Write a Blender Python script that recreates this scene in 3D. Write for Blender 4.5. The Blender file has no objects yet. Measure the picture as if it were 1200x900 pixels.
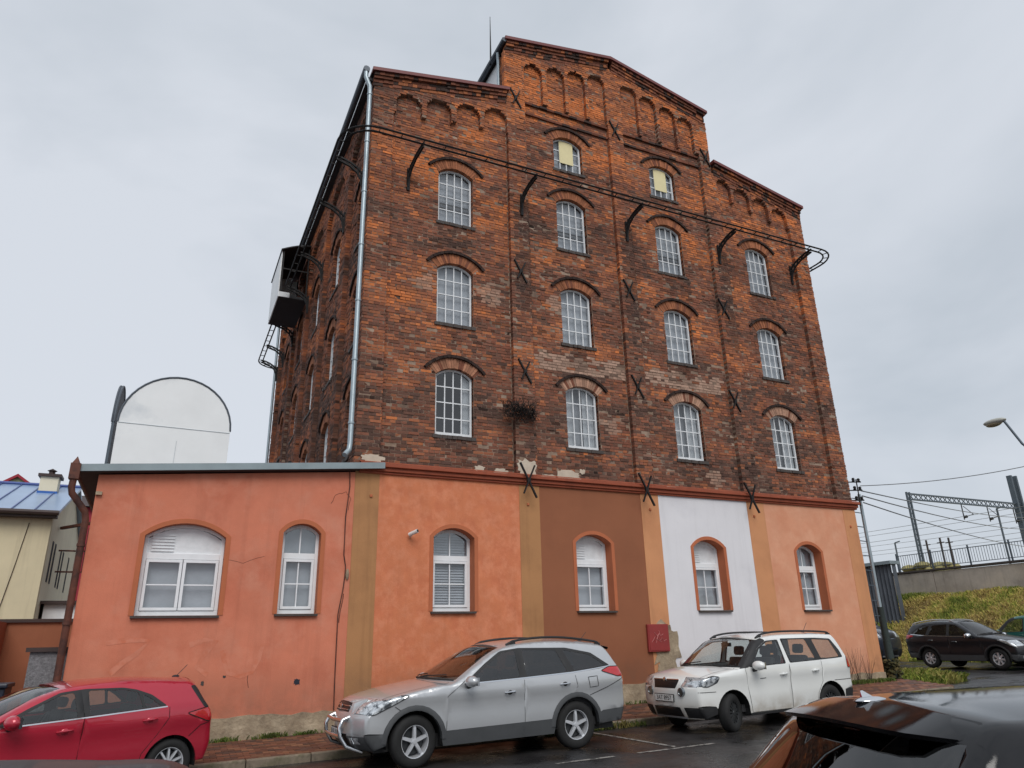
import bpy, bmesh, math, random
import numpy as np
from mathutils import Vector, Matrix
from mathutils.geometry import delaunay_2d_cdt
random.seed(7)
rng = np.random.default_rng(11)
sc = bpy.context.scene
col = sc.collection
R = math.radians

# ---------------------------------------------------------------- camera
CAM = Vector((-3.611, -15.0, 1.75))
yaw, pitch, roll, FPX = R(25.582), R(19.796), R(-1.342), 838.0
fw = Vector((math.sin(yaw)*math.cos(pitch), math.cos(yaw)*math.cos(pitch), math.sin(pitch)))
rt = Vector((math.cos(yaw), -math.sin(yaw), 0)); up = rt.cross(fw)
rt, up = math.cos(roll)*rt + math.sin(roll)*up, -math.sin(roll)*rt + math.cos(roll)*up
cd = bpy.data.cameras.new('camera'); cam = bpy.data.objects.new('camera', cd); col.objects.link(cam)
cam.matrix_world = Matrix(((rt.x, up.x, -fw.x, CAM.x), (rt.y, up.y, -fw.y, CAM.y), (rt.z, up.z, -fw.z, CAM.z), (0, 0, 0, 1)))
cd.sensor_width = 36.0; cd.lens = FPX/1200*36; cd.clip_start = 0.05; cd.clip_end = 2000
sc.camera = cam
def ray(u, v): return (u-600)/FPX*rt - (v-450)/FPX*up + fw     # photo pixel to a direction
def onX(u, v, X): d = ray(u, v); return CAM + d*((X-CAM.x)/d.x)
def onY(u, v, Y): d = ray(u, v); return CAM + d*((Y-CAM.y)/d.y)

# ---------------------------------------------------------------- overcast sky, soft sun
SUN_EL, SUN_AZ = R(46), R(192)       # azimuth clockwise from +Y: the brightest part of the cloud is behind the camera
w = bpy.data.worlds.new('World'); sc.world = w; w.use_nodes = True
nt = w.node_tree; N = nt.nodes; Lk = nt.links
for n in list(N): N.remove(n)
out = N.new('ShaderNodeOutputWorld'); bg = N.new('ShaderNodeBackground')
sky = N.new('ShaderNodeTexSky'); sky.sky_type = 'NISHITA'; sky.sun_disc = False
sky.sun_elevation = SUN_EL; sky.sun_rotation = SUN_AZ; sky.dust_density = 2.0
tc = N.new('ShaderNodeTexCoord'); mp = N.new('ShaderNodeMapping'); mp.inputs['Scale'].default_value = (1.0, 1.0, 1.9)
nz = N.new('ShaderNodeTexNoise'); nz.inputs['Scale'].default_value = 1.7; nz.inputs['Detail'].default_value = 5; nz.inputs['Roughness'].default_value = 0.52; nz.inputs['Distortion'].default_value = 0.5
rp = N.new('ShaderNodeValToRGB'); rp.color_ramp.elements[0].position = 0.28; rp.color_ramp.elements[1].position = 0.56
rp.color_ramp.elements[0].color = (0.49, 0.54, 0.60, 1); rp.color_ramp.elements[1].color = (0.655, 0.692, 0.752, 1)
sc1 = N.new('ShaderNodeVectorMath'); sc1.operation = 'SCALE'; sc1.inputs['Scale'].default_value = 0.10
mx = N.new('ShaderNodeMix'); mx.data_type = 'RGBA'; mx.inputs[0].default_value = 0.93
Lk.new(tc.outputs['Generated'], mp.inputs[0]); Lk.new(mp.outputs[0], nz.inputs['Vector']); Lk.new(nz.outputs['Fac'], rp.inputs[0])
Lk.new(sky.outputs[0], sc1.inputs[0]); Lk.new(sc1.outputs[0], mx.inputs[6]); Lk.new(rp.outputs[0], mx.inputs[7])
Lk.new(mx.outputs[2], bg.inputs[0]); bg.inputs[1].default_value = 1.0; Lk.new(bg.outputs[0], out.inputs[0])
sd = bpy.data.lights.new('sun', 'SUN'); sd.energy = 1.5; sd.angle = R(34); sd.color = (1.0, 0.97, 0.93)
so = bpy.data.objects.new('sun', sd); col.objects.link(so)
sdir = Vector((math.sin(SUN_AZ)*math.cos(SUN_EL), math.cos(SUN_AZ)*math.cos(SUN_EL), math.sin(SUN_EL)))
so.rotation_euler = sdir.to_track_quat('Z', 'Y').to_euler(); so.location = (0, -20, 30)
sc.view_settings.view_transform = 'Standard'; sc.view_settings.look = 'None'
sc.view_settings.exposure = 0.12; sc.view_settings.gamma = 1.0
sc.cycles.use_denoising = True
sc.cycles.max_bounces = 7; sc.cycles.diffuse_bounces = 3; sc.cycles.glossy_bounces = 4; sc.cycles.transparent_max_bounces = 14
sc.cycles.sample_clamp_indirect = 4

# ---------------------------------------------------------------- materials
def lin(c): return tuple(((v/255)/12.92 if v/255 <= .04045 else ((v/255+.055)/1.055)**2.4) for v in c)
def S(r, g, b, f=1.0): return tuple(min(.85, v*f) for v in lin((r, g, b)))
def mat(name, base, rough=.7, metal=0, var=.25, vscale=3.0, bump=0, bscale=40, coat=0, second=None, sfac=(.45, .6), sscale=1.0,
        streak=None, spec=.5, attr=None, rvar=0, bdist=.01, dirt=None):
    """Principled material. var: brightness variation by noise; second: another colour in noise patches; streak: dark runs down a wall."""
    m = bpy.data.materials.new(name); m.use_nodes = True
    t = m.node_tree; n = t.nodes; l = t.links
    p = n['Principled BSDF']; p.inputs['Roughness'].default_value = rough; p.inputs['Metallic'].default_value = metal
    p.inputs['Specular IOR Level'].default_value = spec
    if coat: p.inputs['Coat Weight'].default_value = coat; p.inputs['Coat Roughness'].default_value = .04
    c = n.new('ShaderNodeTexCoord')
    src = None
    if attr == 'obj':
        oi = n.new('ShaderNodeObjectInfo'); src = oi.outputs['Color']
    elif attr:
        a = n.new('ShaderNodeAttribute'); a.attribute_name = attr; src = a.outputs['Color']
    else:
        rgb = n.new('ShaderNodeRGB'); rgb.outputs[0].default_value = (*base, 1); src = rgb.outputs[0]
    def noise(scale, detail=6, vec=None, rough_=.6):
        q = n.new('ShaderNodeTexNoise'); q.inputs['Scale'].default_value = scale; q.inputs['Detail'].default_value = detail; q.inputs['Roughness'].default_value = rough_
        l.new(vec or c.outputs['Object'], q.inputs['Vector']); return q.outputs['Fac']
    def ramp(f, a, b, lo=0., hi=1.):
        q = n.new('ShaderNodeMapRange'); q.inputs['From Min'].default_value = a; q.inputs['From Max'].default_value = b
        q.inputs['To Min'].default_value = lo; q.inputs['To Max'].default_value = hi; l.new(f, q.inputs['Value']); return q.outputs[0]
    def mix(f, a, b, mode='MIX'):
        q = n.new('ShaderNodeMix'); q.data_type = 'RGBA'; q.blend_type = mode
        if isinstance(f, float): q.inputs[0].default_value = f
        else: l.new(f, q.inputs[0])
        for s_, v in ((6, a), (7, b)):
            if isinstance(v, tuple): q.inputs[s_].default_value = (*v[:3], 1)
            else: l.new(v, q.inputs[s_])
        return q.outputs[2]
    if second:
        for k, s2 in enumerate(second if isinstance(second[0], tuple) else [second]):
            mpn = n.new('ShaderNodeMapping'); mpn.inputs['Location'].default_value = (k*7.3, k*3.1, k*5.7); l.new(c.outputs['Object'], mpn.inputs[0])
            src = mix(ramp(noise(sscale*(1+k*.6), 7, mpn.outputs[0], .65), sfac[0], sfac[1]), src, s2)
    if streak:
        mpn = n.new('ShaderNodeMapping'); mpn.inputs['Scale'].default_value = (5, 5, .28); l.new(c.outputs['Object'], mpn.inputs[0])
        src = mix(ramp(noise(1.0, 5, mpn.outputs[0]), .52, .78, 0, streak), src, (.12, .08, .06), 'MULTIPLY')
    if var:
        g = ramp(noise(vscale, 8), .25, .75, 1-var, 1+var)
        cb = n.new('ShaderNodeCombineColor'); [l.new(g, cb.inputs[i]) for i in range(3)]
        src = mix(1.0, src, cb.outputs[0], 'MULTIPLY')
    if dirt:                                      # splashed dirt: z from, z to, strength, colour
        sx = n.new('ShaderNodeSeparateXYZ'); l.new(c.outputs['Object'], sx.inputs[0]); f1 = ramp(sx.outputs['Z'], dirt[0], dirt[1], 0, 1)
        f2 = n.new('ShaderNodeMath'); f2.operation = 'MULTIPLY'; f2.use_clamp = True; l.new(f1, f2.inputs[0]); l.new(ramp(noise(3.2, 7), .35, .62, .1, dirt[2]), f2.inputs[1])
        src = mix(f2.outputs[0], src, dirt[3])
    l.new(src, p.inputs['Base Color'])
    if rvar: l.new(ramp(noise(vscale*.7, 5), .35, .65, max(.02, rough-rvar), rough+rvar), p.inputs['Roughness'])
    if bump:
        b = n.new('ShaderNodeBump'); b.inputs['Strength'].default_value = bump; b.inputs['Distance'].default_value = bdist
        l.new(noise(bscale, 8), b.inputs['Height']); l.new(b.outputs[0], p.inputs['Normal'])
    return m
def glass_mat(name, tint, ior=1.5, rough=0.0, wav=0, boost=1.0):
    m = bpy.data.materials.new(name); m.use_nodes = True; t = m.node_tree; n = t.nodes; l = t.links
    n.remove(n['Principled BSDF'])
    tr = n.new('ShaderNodeBsdfTransparent'); tr.inputs[0].default_value = (*tint, 1)
    gl = n.new('ShaderNodeBsdfGlossy'); gl.inputs['Roughness'].default_value = rough; gl.inputs[0].default_value = (1, 1, 1, 1)
    fr = n.new('ShaderNodeLayerWeight'); fr.inputs[0].default_value = .5; mxs = n.new('ShaderNodeMixShader')   # Schlick reflectance, the same from both sides of the sheet
    pw = n.new('ShaderNodeMath'); pw.operation = 'POWER'; pw.inputs[1].default_value = 5; l.new(fr.outputs['Facing'], pw.inputs[0])
    mu = n.new('ShaderNodeMath'); mu.operation = 'MULTIPLY_ADD'; mu.use_clamp = True; mu.inputs[1].default_value = .92; mu.inputs[2].default_value = .045*boost; l.new(pw.outputs[0], mu.inputs[0])
    l.new(mu.outputs[0], mxs.inputs[0]); l.new(tr.outputs[0], mxs.inputs[1]); l.new(gl.outputs[0], mxs.inputs[2]); l.new(mxs.outputs[0], n['Material Output'].inputs[0])
    if wav:
        c = n.new('ShaderNodeTexCoord'); q = n.new('ShaderNodeTexNoise'); q.inputs['Scale'].default_value = 6; l.new(c.outputs['Object'], q.inputs['Vector'])
        b = n.new('ShaderNodeBump'); b.inputs['Strength'].default_value = wav; b.inputs['Distance'].default_value = .02
        l.new(q.outputs['Fac'], b.inputs['Height']); l.new(b.outputs[0], gl.inputs['Normal'])
    return m

# ---------------------------------------------------------------- mesh helpers
class MB:
    def __init__(s): s.v = []; s.f = []; s.c = []
    def add(s, vs, fs, c=None):
        o = len(s.v); s.v += [tuple(p) for p in vs]; s.f += [tuple(i+o for i in f) for f in fs]
        if c is not None: s.c += [c]*len(vs)
        return s
    def box(s, x0, x1, y0, y1, z0, z1, M=None, c=None):
        vs = [(x, y, z) for z in (z0, z1) for y in (y0, y1) for x in (x0, x1)]
        if M is not None: vs = [M @ Vector(p) for p in vs]
        return s.add(vs, [(0, 2, 3, 1), (4, 5, 7, 6), (0, 1, 5, 4), (2, 6, 7, 3), (0, 4, 6, 2), (1, 3, 7, 5)], c)
    def bar(s, a, b, w, h=None, upv=(0, 0, 1)):
        a, b = Vector(a), Vector(b); d = (b-a); L = d.length; d.normalize(); u = Vector(upv)
        if abs(d.dot(u)) > .98: u = Vector((1, 0, 0))
        r = d.cross(u).normalized(); u = r.cross(d)
        h = h or w
        vs = [p + r*sx*w/2 + u*sz*h/2 for p in (a, b) for sx, sz in ((-1, -1), (1, -1), (1, 1), (-1, 1))]
        return s.add(vs, [(0, 1, 2, 3), (7, 6, 5, 4), (0, 4, 5, 1), (1, 5, 6, 2), (2, 6, 7, 3), (3, 7, 4, 0)])
    def tube(s, path, r, n=8, cap=True):
        P = [Vector(p) for p in path]; rs = r if isinstance(r, (list, tuple)) else [r]*len(P)
        ring = []; u = None
        for i, p in enumerate(P):
            d = (P[min(i+1, len(P)-1)]-P[max(i-1, 0)]).normalized()
            if u is None: u = Vector((0, 0, 1)) if abs(d.z) < .9 else Vector((1, 0, 0))
            a = d.cross(u).normalized(); u = a.cross(d)
            ring.append([p + rs[i]*(math.cos(t)*a + math.sin(t)*u) for t in [2*math.pi*k/n for k in range(n)]])
        vs = [q for rr in ring for q in rr]; fs = []
        for i in range(len(P)-1):
            for k in range(n): fs.append((i*n+k, i*n+(k+1) % n, (i+1)*n+(k+1) % n, (i+1)*n+k))
        if cap: fs += [tuple(range(n-1, -1, -1)), tuple((len(P)-1)*n+k for k in range(n))]
        return s.add(vs, fs)
    def lathe(s, prof, n=24, M=None):          # profile of (radius, height) about local z
        vs = [(r*math.cos(2*math.pi*k/n), r*math.sin(2*math.pi*k/n), h) for r, h in prof for k in range(n)]
        if M is not None: vs = [M @ Vector(p) for p in vs]
        return s.add(vs, [(i*n+k, i*n+(k+1) % n, (i+1)*n+(k+1) % n, (i+1)*n+k) for i in range(len(prof)-1) for k in range(n)])
    def prism(s, poly, d0, d1, fn):            # polygon in 2D extruded between d0 and d1; fn(u, v, d) gives the point
        n = len(poly); vs = [fn(u, v, d0) for u, v in poly] + [fn(u, v, d1) for u, v in poly]
        return s.add(vs, [tuple(range(n)), tuple(range(2*n-1, n-1, -1))] + [(i, i+n, (i+1) % n+n, (i+1) % n) for i in range(n)])
    def ball(s, c, rx, ry, rz, n=10, m=7, M=None):
        vs = []; fs = []
        for i in range(m+1):
            a = math.pi*i/m
            for k in range(n):
                b = 2*math.pi*k/n; q = Vector((rx*math.sin(a)*math.cos(b), ry*math.sin(a)*math.sin(b), rz*math.cos(a)))
                vs.append(Vector(c) + (M @ q if M is not None else q))
        for i in range(m):
            for k in range(n): fs.append((i*n+k, (i+1)*n+k, (i+1)*n+(k+1) % n, i*n+(k+1) % n))
        return s.add(vs, fs)
    def mesh(s, name):
        me = bpy.data.meshes.new(name); me.from_pydata([tuple(p) for p in s.v], [], s.f)
        if s.c and len(s.c) == len(s.v):
            a = me.color_attributes.new('Col', 'FLOAT_COLOR', 'POINT')
            a.data.foreach_set('color', np.array([(*c[:3], 1) for c in s.c], dtype=np.float32).ravel())
        me.update(); return me
def obj(name, mb, m, parent=None, smooth=False, fix=True, bevel=0):
    me = mb if isinstance(mb, bpy.types.Mesh) else mb.mesh(name)
    if fix:
        b = bmesh.new(); b.from_mesh(me)
        if smooth: bmesh.ops.remove_doubles(b, verts=b.verts, dist=1e-5)
        bmesh.ops.recalc_face_normals(b, faces=b.faces); b.to_mesh(me); b.free()
    if smooth:
        me.polygons.foreach_set('use_smooth', [True]*len(me.polygons)); me.set_sharp_from_angle(angle=R(smooth if smooth is not True else 40))
    if m is not None: me.materials.append(m)
    o = bpy.data.objects.new(name, me); col.objects.link(o)
    if parent is not None: setparent(o, parent)
    if bevel:
        bm_ = o.modifiers.new('bevel', 'BEVEL'); bm_.width = bevel; bm_.segments = 2; bm_.limit_method = 'ANGLE'
    return o
def setparent(o, p):
    o.parent = p
    q = p
    while q.parent is not None: q = q.parent
    if q.get('world_parts'): o.matrix_parent_inverse = Matrix.Translation(-Vector(q.location)) if p is q else Matrix.Identity(4)
def tag(o, label, cat, group=None, kind=None):
    o['label'] = label; o['category'] = cat
    if group: o['group'] = group
    if kind: o['kind'] = kind
    return o
def thing(name, label, cat, loc=(0, 0, 0), group=None, rot=None, world_parts=True):
    o = bpy.data.objects.new(name, None); o.empty_display_size = .2; col.objects.link(o); o.location = loc
    if rot: o.rotation_euler = rot
    if world_parts: o['world_parts'] = True      # parts are modelled in world coordinates
    return tag(o, label, cat, group)
def structure(o): o['kind'] = 'structure'; return o
def inpoly(P, poly):
    x, y = P[:, 0], P[:, 1]; r = np.zeros(len(P), bool); n = len(poly)
    for i in range(n):
        x0, y0 = poly[i]; x1, y1 = poly[(i+1) % n]
        c = (y0 > y) != (y1 > y)
        if y1 != y0: r ^= c & (x < (x1-x0)*(y-y0)/(y1-y0)+x0)
    return r
def cdt(loops, extra=(), lines=()):
    vs = []; es = []
    for lp in loops:
        o = len(vs); vs += [Vector(p) for p in lp]; es += [(o+i, o+(i+1) % len(lp)) for i in range(len(lp))]
    for lp in lines:
        o = len(vs); vs += [Vector(p) for p in lp]; es += [(o+i, o+i+1) for i in range(len(lp)-1)]
    vs += [Vector(p) for p in extra]
    v, e, f, *_ = delaunay_2d_cdt(vs, es, [], 0, 1e-6)
    return np.array([tuple(p) for p in v]), np.array([tuple(t) for t in f if len(t) == 3])
def fill(outer, holes, fn, mb):
    v, t = cdt([outer]+holes); cen = v[t].mean(axis=1); k = inpoly(cen, outer)
    for h in holes: k &= ~inpoly(cen, h)
    mb.add([fn(*p) for p in v], [tuple(map(int, q)) for q in t[k]]); return mb
def arch_pts(x0, x1, zs, zt, n=10):            # points along a segmental arch, left spring to right spring
    h = zt-zs; a = (x1-x0)/2; cx = (x0+x1)/2; r = (a*a+h*h)/(2*h); cz = zt-r; t0 = math.asin(min(1, a/r)); 
    if h > a: t0 = math.pi-t0
    return [(cx+r*math.sin(-t0+2*t0*i/n), cz+r*math.cos(-t0+2*t0*i/n)) for i in range(n+1)]
def opening(x0, x1, zb, zs, zt, n=10): return [(x0, zb)] + arch_pts(x0, x1, zs, zt, n) + [(x1, zb)]
def road(x): return .02+.019*max(-70, min(x, 30))
M = {}
M['brick'] = mat('brick', None, .9, var=.22, vscale=9, bump=.5, bscale=28, attr='Col', bdist=.012, spec=.25)
M['brick_piece'] = mat('brick_piece', None, .9, var=.22, vscale=9, bump=.5, bscale=28, attr='obj', bdist=.012, spec=.25)
M['mortar'] = mat('mortar', S(134, 112, 96), .95, var=.3, vscale=2.2, bump=.4, bscale=60, second=(S(84, 66, 58), S(166, 144, 126)), sfac=(.50, .66), sscale=.9)
PF = 1.0
M['plaster_annex'] = mat('plaster_annex', S(204, 122, 94, PF), .85, var=.11, vscale=1.6, bump=.3, bscale=55, second=(S(209, 130, 103, PF), S(193, 109, 82, PF), S(206, 133, 107, PF)), sfac=(.50, .70), sscale=.6, streak=.16, dirt=(1.5, .45, .55, S(104, 84, 70)))
M['plaster_orange'] = mat('plaster_orange', S(206, 123, 84, PF), .85, var=.10, vscale=2.5, bump=.35, bscale=40, second=(S(199, 115, 79, PF), S(212, 133, 97, PF)), sfac=(.45, .62), sscale=2.4, streak=.10, dirt=(1.5, .45, .55, S(104, 84, 70)))
M['plaster_ochre'] = mat('plaster_ochre', S(174, 125, 82, PF), .85, var=.10, vscale=1.2, bump=.25, bscale=50, second=S(156, 110, 72, PF), sfac=(.5, .75), sscale=.8, streak=.25, dirt=(1.5, .45, .55, S(104, 84, 70)))
M['plaster_ochre_pale'] = mat('plaster_ochre_pale', S(204, 143, 100, PF), .85, var=.08, vscale=1.2, bump=.25, bscale=50, second=S(190, 130, 90, PF), sfac=(.5, .75), sscale=.8, streak=.2, dirt=(1.5, .45, .55, S(104, 84, 70)))
M['plaster_brown'] = mat('plaster_brown', S(145, 89, 60, PF), .85, var=.07, vscale=1.2, bump=.22, bscale=50, second=S(134, 81, 54, PF), sfac=(.5, .75), sscale=.5, dirt=(1.5, .45, .55, S(104, 84, 70)))
M['plaster_white'] = mat('plaster_white', S(222, 220, 223, PF), .85, var=.04, vscale=1.2, bump=.25, bscale=45, second=S(208, 206, 210, PF), sfac=(.55, .78), sscale=.7, streak=.10, dirt=(1.5, .45, .55, S(104, 84, 70)))
M['plaster_peach'] = mat('plaster_peach', S(214, 151, 119, PF), .85, var=.07, vscale=1.4, bump=.35, bscale=30, second=(S(209, 141, 108, PF), S(219, 161, 130, PF)), sfac=(.48, .7), sscale=1.3, dirt=(1.5, .45, .55, S(104, 84, 70)))
M['trim_orange'] = mat('trim_orange', S(180, 102, 66, PF), .8, var=.08, vscale=3, bump=.15, bscale=60)
M['cornice_red'] = mat('cornice_red', S(150, 74, 48, PF), .75, var=.15, vscale=2.5, bump=.2, bscale=40, streak=.3)
M['cement'] = mat('cement', S(150, 134, 112, 1.1), .95, var=.2, vscale=3, bump=.7, bscale=16, second=(S(112, 98, 82, 1.1), S(176, 160, 136, 1.1)), sfac=(.48, .66), sscale=1.6, bdist=.03)
M['patch_plaster'] = mat('patch_plaster', S(196, 182, 164, 1.0), .95, var=.15, vscale=6, bump=.5, bscale=30)
M['white_frame'] = mat('white_frame', S(232, 234, 236), .45, var=.06, vscale=5)
M['old_white'] = mat('old_white', S(224, 226, 228), .6, var=.12, vscale=7, bump=.15, bscale=80)
M['pane'] = glass_mat('pane', (.88, .90, .91), wav=.03, boost=1.9)
M['blind'] = mat('blind', S(172, 176, 182), .9, var=.12, vscale=2.5)
M['curtain'] = mat('curtain', S(194, 197, 200), .9, var=.12, vscale=6)
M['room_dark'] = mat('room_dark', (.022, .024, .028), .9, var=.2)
M['yellow_board'] = mat('yellow_board', S(226, 214, 168), .8, var=.06)
M['sill_dark'] = mat('sill_dark', S(70, 62, 58), .7, var=.3, vscale=5, bump=.3)
M['iron'] = mat('iron', (.013, .012, .012), .6, var=.3, vscale=12, spec=.3)
M['zinc'] = mat('zinc', S(158, 170, 176), .42, .55, var=.14, vscale=4)
M['flashing_grey'] = mat('flashing_grey', S(136, 148, 152), .45, .35, var=.14, vscale=2.5)
M['flashing_red'] = mat('flashing_red', S(112, 58, 56), .5, .1, var=.15, vscale=3)
M['roof_dark'] = mat('roof_dark', (.035, .035, .038), .75, var=.2)
M['rust'] = mat('rust', S(98, 56, 42), .7, .1, var=.3, vscale=6, second=S(66, 40, 34), sfac=(.45, .6), sscale=4)
M['white_board'] = mat('white_board', S(222, 225, 228, 1.15), .6, var=.05, vscale=1.5, second=S(190, 195, 200, 1.1), sfac=(.55, .75), sscale=.6)
M['red_box'] = mat('red_box', S(142, 50, 48), .55, var=.15, vscale=4)
M['scribble'] = mat('scribble', S(190, 120, 116), .7, var=.2)
M['asphalt'] = mat('asphalt', (.023, .0215, .022), .36, var=.4, vscale=1.6, bump=.55, bscale=95, rvar=.24, bdist=.007, second=(.036, .033, .032), sfac=(.5, .65), sscale=.45, spec=.5)
M['kerb'] = mat('kerb', S(128, 116, 100), .85, var=.3, vscale=5, bump=.5, bscale=25, second=(S(82, 80, 56), S(96, 86, 74)), sfac=(.5, .66), sscale=2.2)
M['paver'] = mat('paver', None, .7, var=.2, vscale=14, bump=.3, bscale=50, attr='Col')
M['paver_piece'] = mat('paver_piece', None, .7, var=.2, vscale=14, bump=.3, bscale=50, attr='obj')
M['paver_bed'] = mat('paver_bed', S(62, 50, 40), .9, var=.3, vscale=8)
M['paint_line'] = mat('paint_line', S(150, 146, 140), .6, var=.3, vscale=9, second=((.03, .03, .03)), sfac=(.46, .6), sscale=9)
M['grass'] = mat('grass', None, .8, var=.25, vscale=2, attr='Col', spec=.2)
M['soil'] = mat('soil', S(146, 134, 78), .95, var=.35, vscale=3.5, bump=.8, bscale=8, second=(S(122, 122, 62), S(168, 146, 92)), sfac=(.45, .62), sscale=.9, bdist=.05)
M['concrete'] = mat('concrete', S(180, 170, 158), .9, var=.2, vscale=1.2, bump=.3, bscale=20, second=(S(146, 136, 126), S(192, 180, 164)), sfac=(.48, .66), sscale=.5, streak=.35)
M['sheet_grey'] = mat('sheet_grey', S(92, 98, 106), .55, .3, var=.2, vscale=2)
M['steel_grey'] = mat('steel_grey', S(84, 94, 104), .55, .3, var=.15, vscale=3)
M['wire'] = mat('wire', (.17, .18, .19), .6, var=0)
M['cream'] = mat('cream', S(208, 196, 164, 1.1), .9, var=.08, vscale=1, bump=.2, bscale=30, streak=.2)
M['cream_pale'] = mat('cream_pale', S(218, 210, 186, 1.15), .9, var=.08, vscale=1, streak=.15)
M['roof_blue'] = mat('roof_blue', S(150, 172, 200), .3, .2, var=.12, vscale=.6)
M['roof_seam'] = mat('roof_seam', S(66, 84, 140), .4, .2, var=.1)
M['red_wall'] = mat('red_wall', S(156, 44, 58), .8, var=.1)
M['render_orange'] = mat('render_orange', S(156, 98, 70, 1.0), .9, var=.12, vscale=1.2, bump=.3, streak=.3)
M['pebbledash'] = mat('pebbledash', S(122, 120, 122), .95, var=.5, vscale=30, bump=.9, bscale=45, bdist=.02)
M['cap_dark'] = mat('cap_dark', S(60, 44, 40), .6, var=.2)
M['bin_blue'] = mat('bin_blue', (.012, .016, .03), .4, var=.2)
M['lamp_grey'] = mat('lamp_grey', S(176, 176, 168), .5, var=.1)
M['lamp_glass'] = mat('lamp_glass', S(150, 140, 116), .3, var=.1)
M['pole_green'] = mat('pole_green', S(44, 54, 52), .8, var=.3, vscale=5, bump=.5)
M['stem'] = mat('stem', S(58, 44, 34), .9, var=.3)
M['bush_dark'] = mat('bush_dark', (.016, .014, .013), .9, var=.4, vscale=12)
M['camera_white'] = mat('camera_white', S(225, 222, 218), .4, var=.03)
from mathutils import noise as mnoise
# ================================================================ ground and road
mb = MB()
xs = [-400, -70] + list(np.linspace(-40, 30, 36)) + [60, 400]; ys = [-400, -60, -30, -10, 0, 10, 30, 60, 400]
vs = [(x, y, road(x)) for y in ys for x in xs]; n_ = len(xs)
mb.add(vs, [(j*n_+i, j*n_+i+1, (j+1)*n_+i+1, (j+1)*n_+i) for j in range(len(ys)-1) for i in range(n_-1)])
structure(obj('road', mb, M['asphalt'], smooth=True))

# ================================================================ brick laying
def F(u, z, d): return (u, -.14-d, z)          # tower front: d measured out of the bay plane
def G(u, z, d): return (-.18-d, u, z)          # tower left side
C = 0.0765
pal = {k: np.array(S(*v, 1.22)) for k, v in dict(dk=(70, 55, 50), br=(102, 72, 60), rd=(123, 77, 60), og=(160, 99, 66), hot=(186, 109, 64), pk=(124, 92, 78), pale=(176, 150, 132)).items()}
def brick_colour(u, z, side=False):
    n1 = mnoise.noise(Vector((u*.35, z*.8, 3.1 if not side else 9.7)))
    n2 = mnoise.noise(Vector((u*1.1, z*2.4, 7.7)))
    t = max(0, min(1, (z-5.2)/12.5))
    h = .21+.48*t**.9 + .38*n1 + .46*n2 + random.gauss(0, .14)
    if t > .5: h -= .35*max(0, mnoise.noise(Vector((u*.9, z*.35, 31.)))+.1)
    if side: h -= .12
    r = random.random()
    stops = (pal['dk'], pal['br'], pal['br']*.5+pal['rd']*.5, pal['rd'], pal['rd']*.45+pal['og']*.55, pal['og'], pal['hot'])
    q_ = max(.35, min(5.99, h*6.6)); i_ = int(q_); c = stops[i_]*(1-q_+i_)+stops[i_+1]*(q_-i_)
    if r < .022: c = pal['dk']*.5+c*.5
    elif r < .032: c = pal['pk']
    elif r < .12: c = c*.5+pal['og']*.5
    if not side:
        if 8.18 < z < 8.66 + .02*math.sin(u*9) and 4.1 < u < 10.1 and not (6.86 < u < 7.44):
            c = (pal['pale']*.62+np.array(S(150, 104, 88))*.38)*(.7+.3*random.random()) if random.random() < .8 else c
        for bx in (3.8, 7.15, 10.65):                      # sooty run below each bracket
            if abs(u-bx-.05) < .26 and 9.6 < z < 12.9: c = c*.35 + pal['dk']*.55
        for xr_ in XR:                                     # rain runs below the sills
            for s_ in SILL[1:]:
                if xr_-WW-.08 < u < xr_+.06 and s_-.75 < z < s_-.05 and mnoise.noise(Vector((u*6, 1.3, s_))) > -.05: c = c*.62+pal['dk']*.14
        for px, pz, pr in ((1.15, 10.0, .33), (2.85, 9.95, .4), (4.7, 10.0, .3), (6.25, 6.9, .3), (9.4, 5.75, .3)):
            if abs(u-px)+abs(z-pz) < pr+random.uniform(-.1, .1): c = c*.6+pal['pale']*.4
    return np.clip(c*random.uniform(.84, 1.16), .008, .8)
def lay(mask, z0, z1, u0, u1, fn, d0, depth, out, side=False, mortar=None, mdepth=.12):
    """Rows of bricks over the mask(u array, z) region; out collects (u0, u1, z0, z1, d, colour)."""
    us = np.arange(u0, u1, .01)
    row = 0; z = z0
    while z < z1:
        m = mask(us, z+C/2)
        idx = np.flatnonzero(np.diff(np.concatenate([[0], m.astype(int), [0]])))
        for a, b in zip(idx[::2], idx[1::2]):
            A, B = us[a], us[b-1]+.01
            if B-A < .04: continue
            if mortar is not None: mortar.append((A+.02, B-.02, z, min(z+C, z1)))
            bl = .26 if row % 2 == 0 else .13
            off = (row % 4)*.065 + (.0 if row % 2 == 0 else .03)
            k = math.floor((A-off)/bl); x = k*bl+off
            while x < B:
                L_ = max(x, A); R_ = min(x+bl, B)
                if R_-L_ > .035:
                    j = random.random(); d = d0+random.gauss(0, .005)
                    er = mnoise.noise(Vector((L_*.8, z*.9, 21.0)))
                    hole = j < .02+.08*max(0, er)
                    if hole: d -= .007  # barely sunk brick; the dark of a hole is painted into its colour
                    out.append((L_+.006, R_-.006, z+.0075+random.uniform(-.002, .002), z+C-.006+random.uniform(-.002, .002), d, brick_colour(L_, z, side)*(.4 if hole else 1), depth))
                x += bl
        z += C; row += 1
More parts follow.
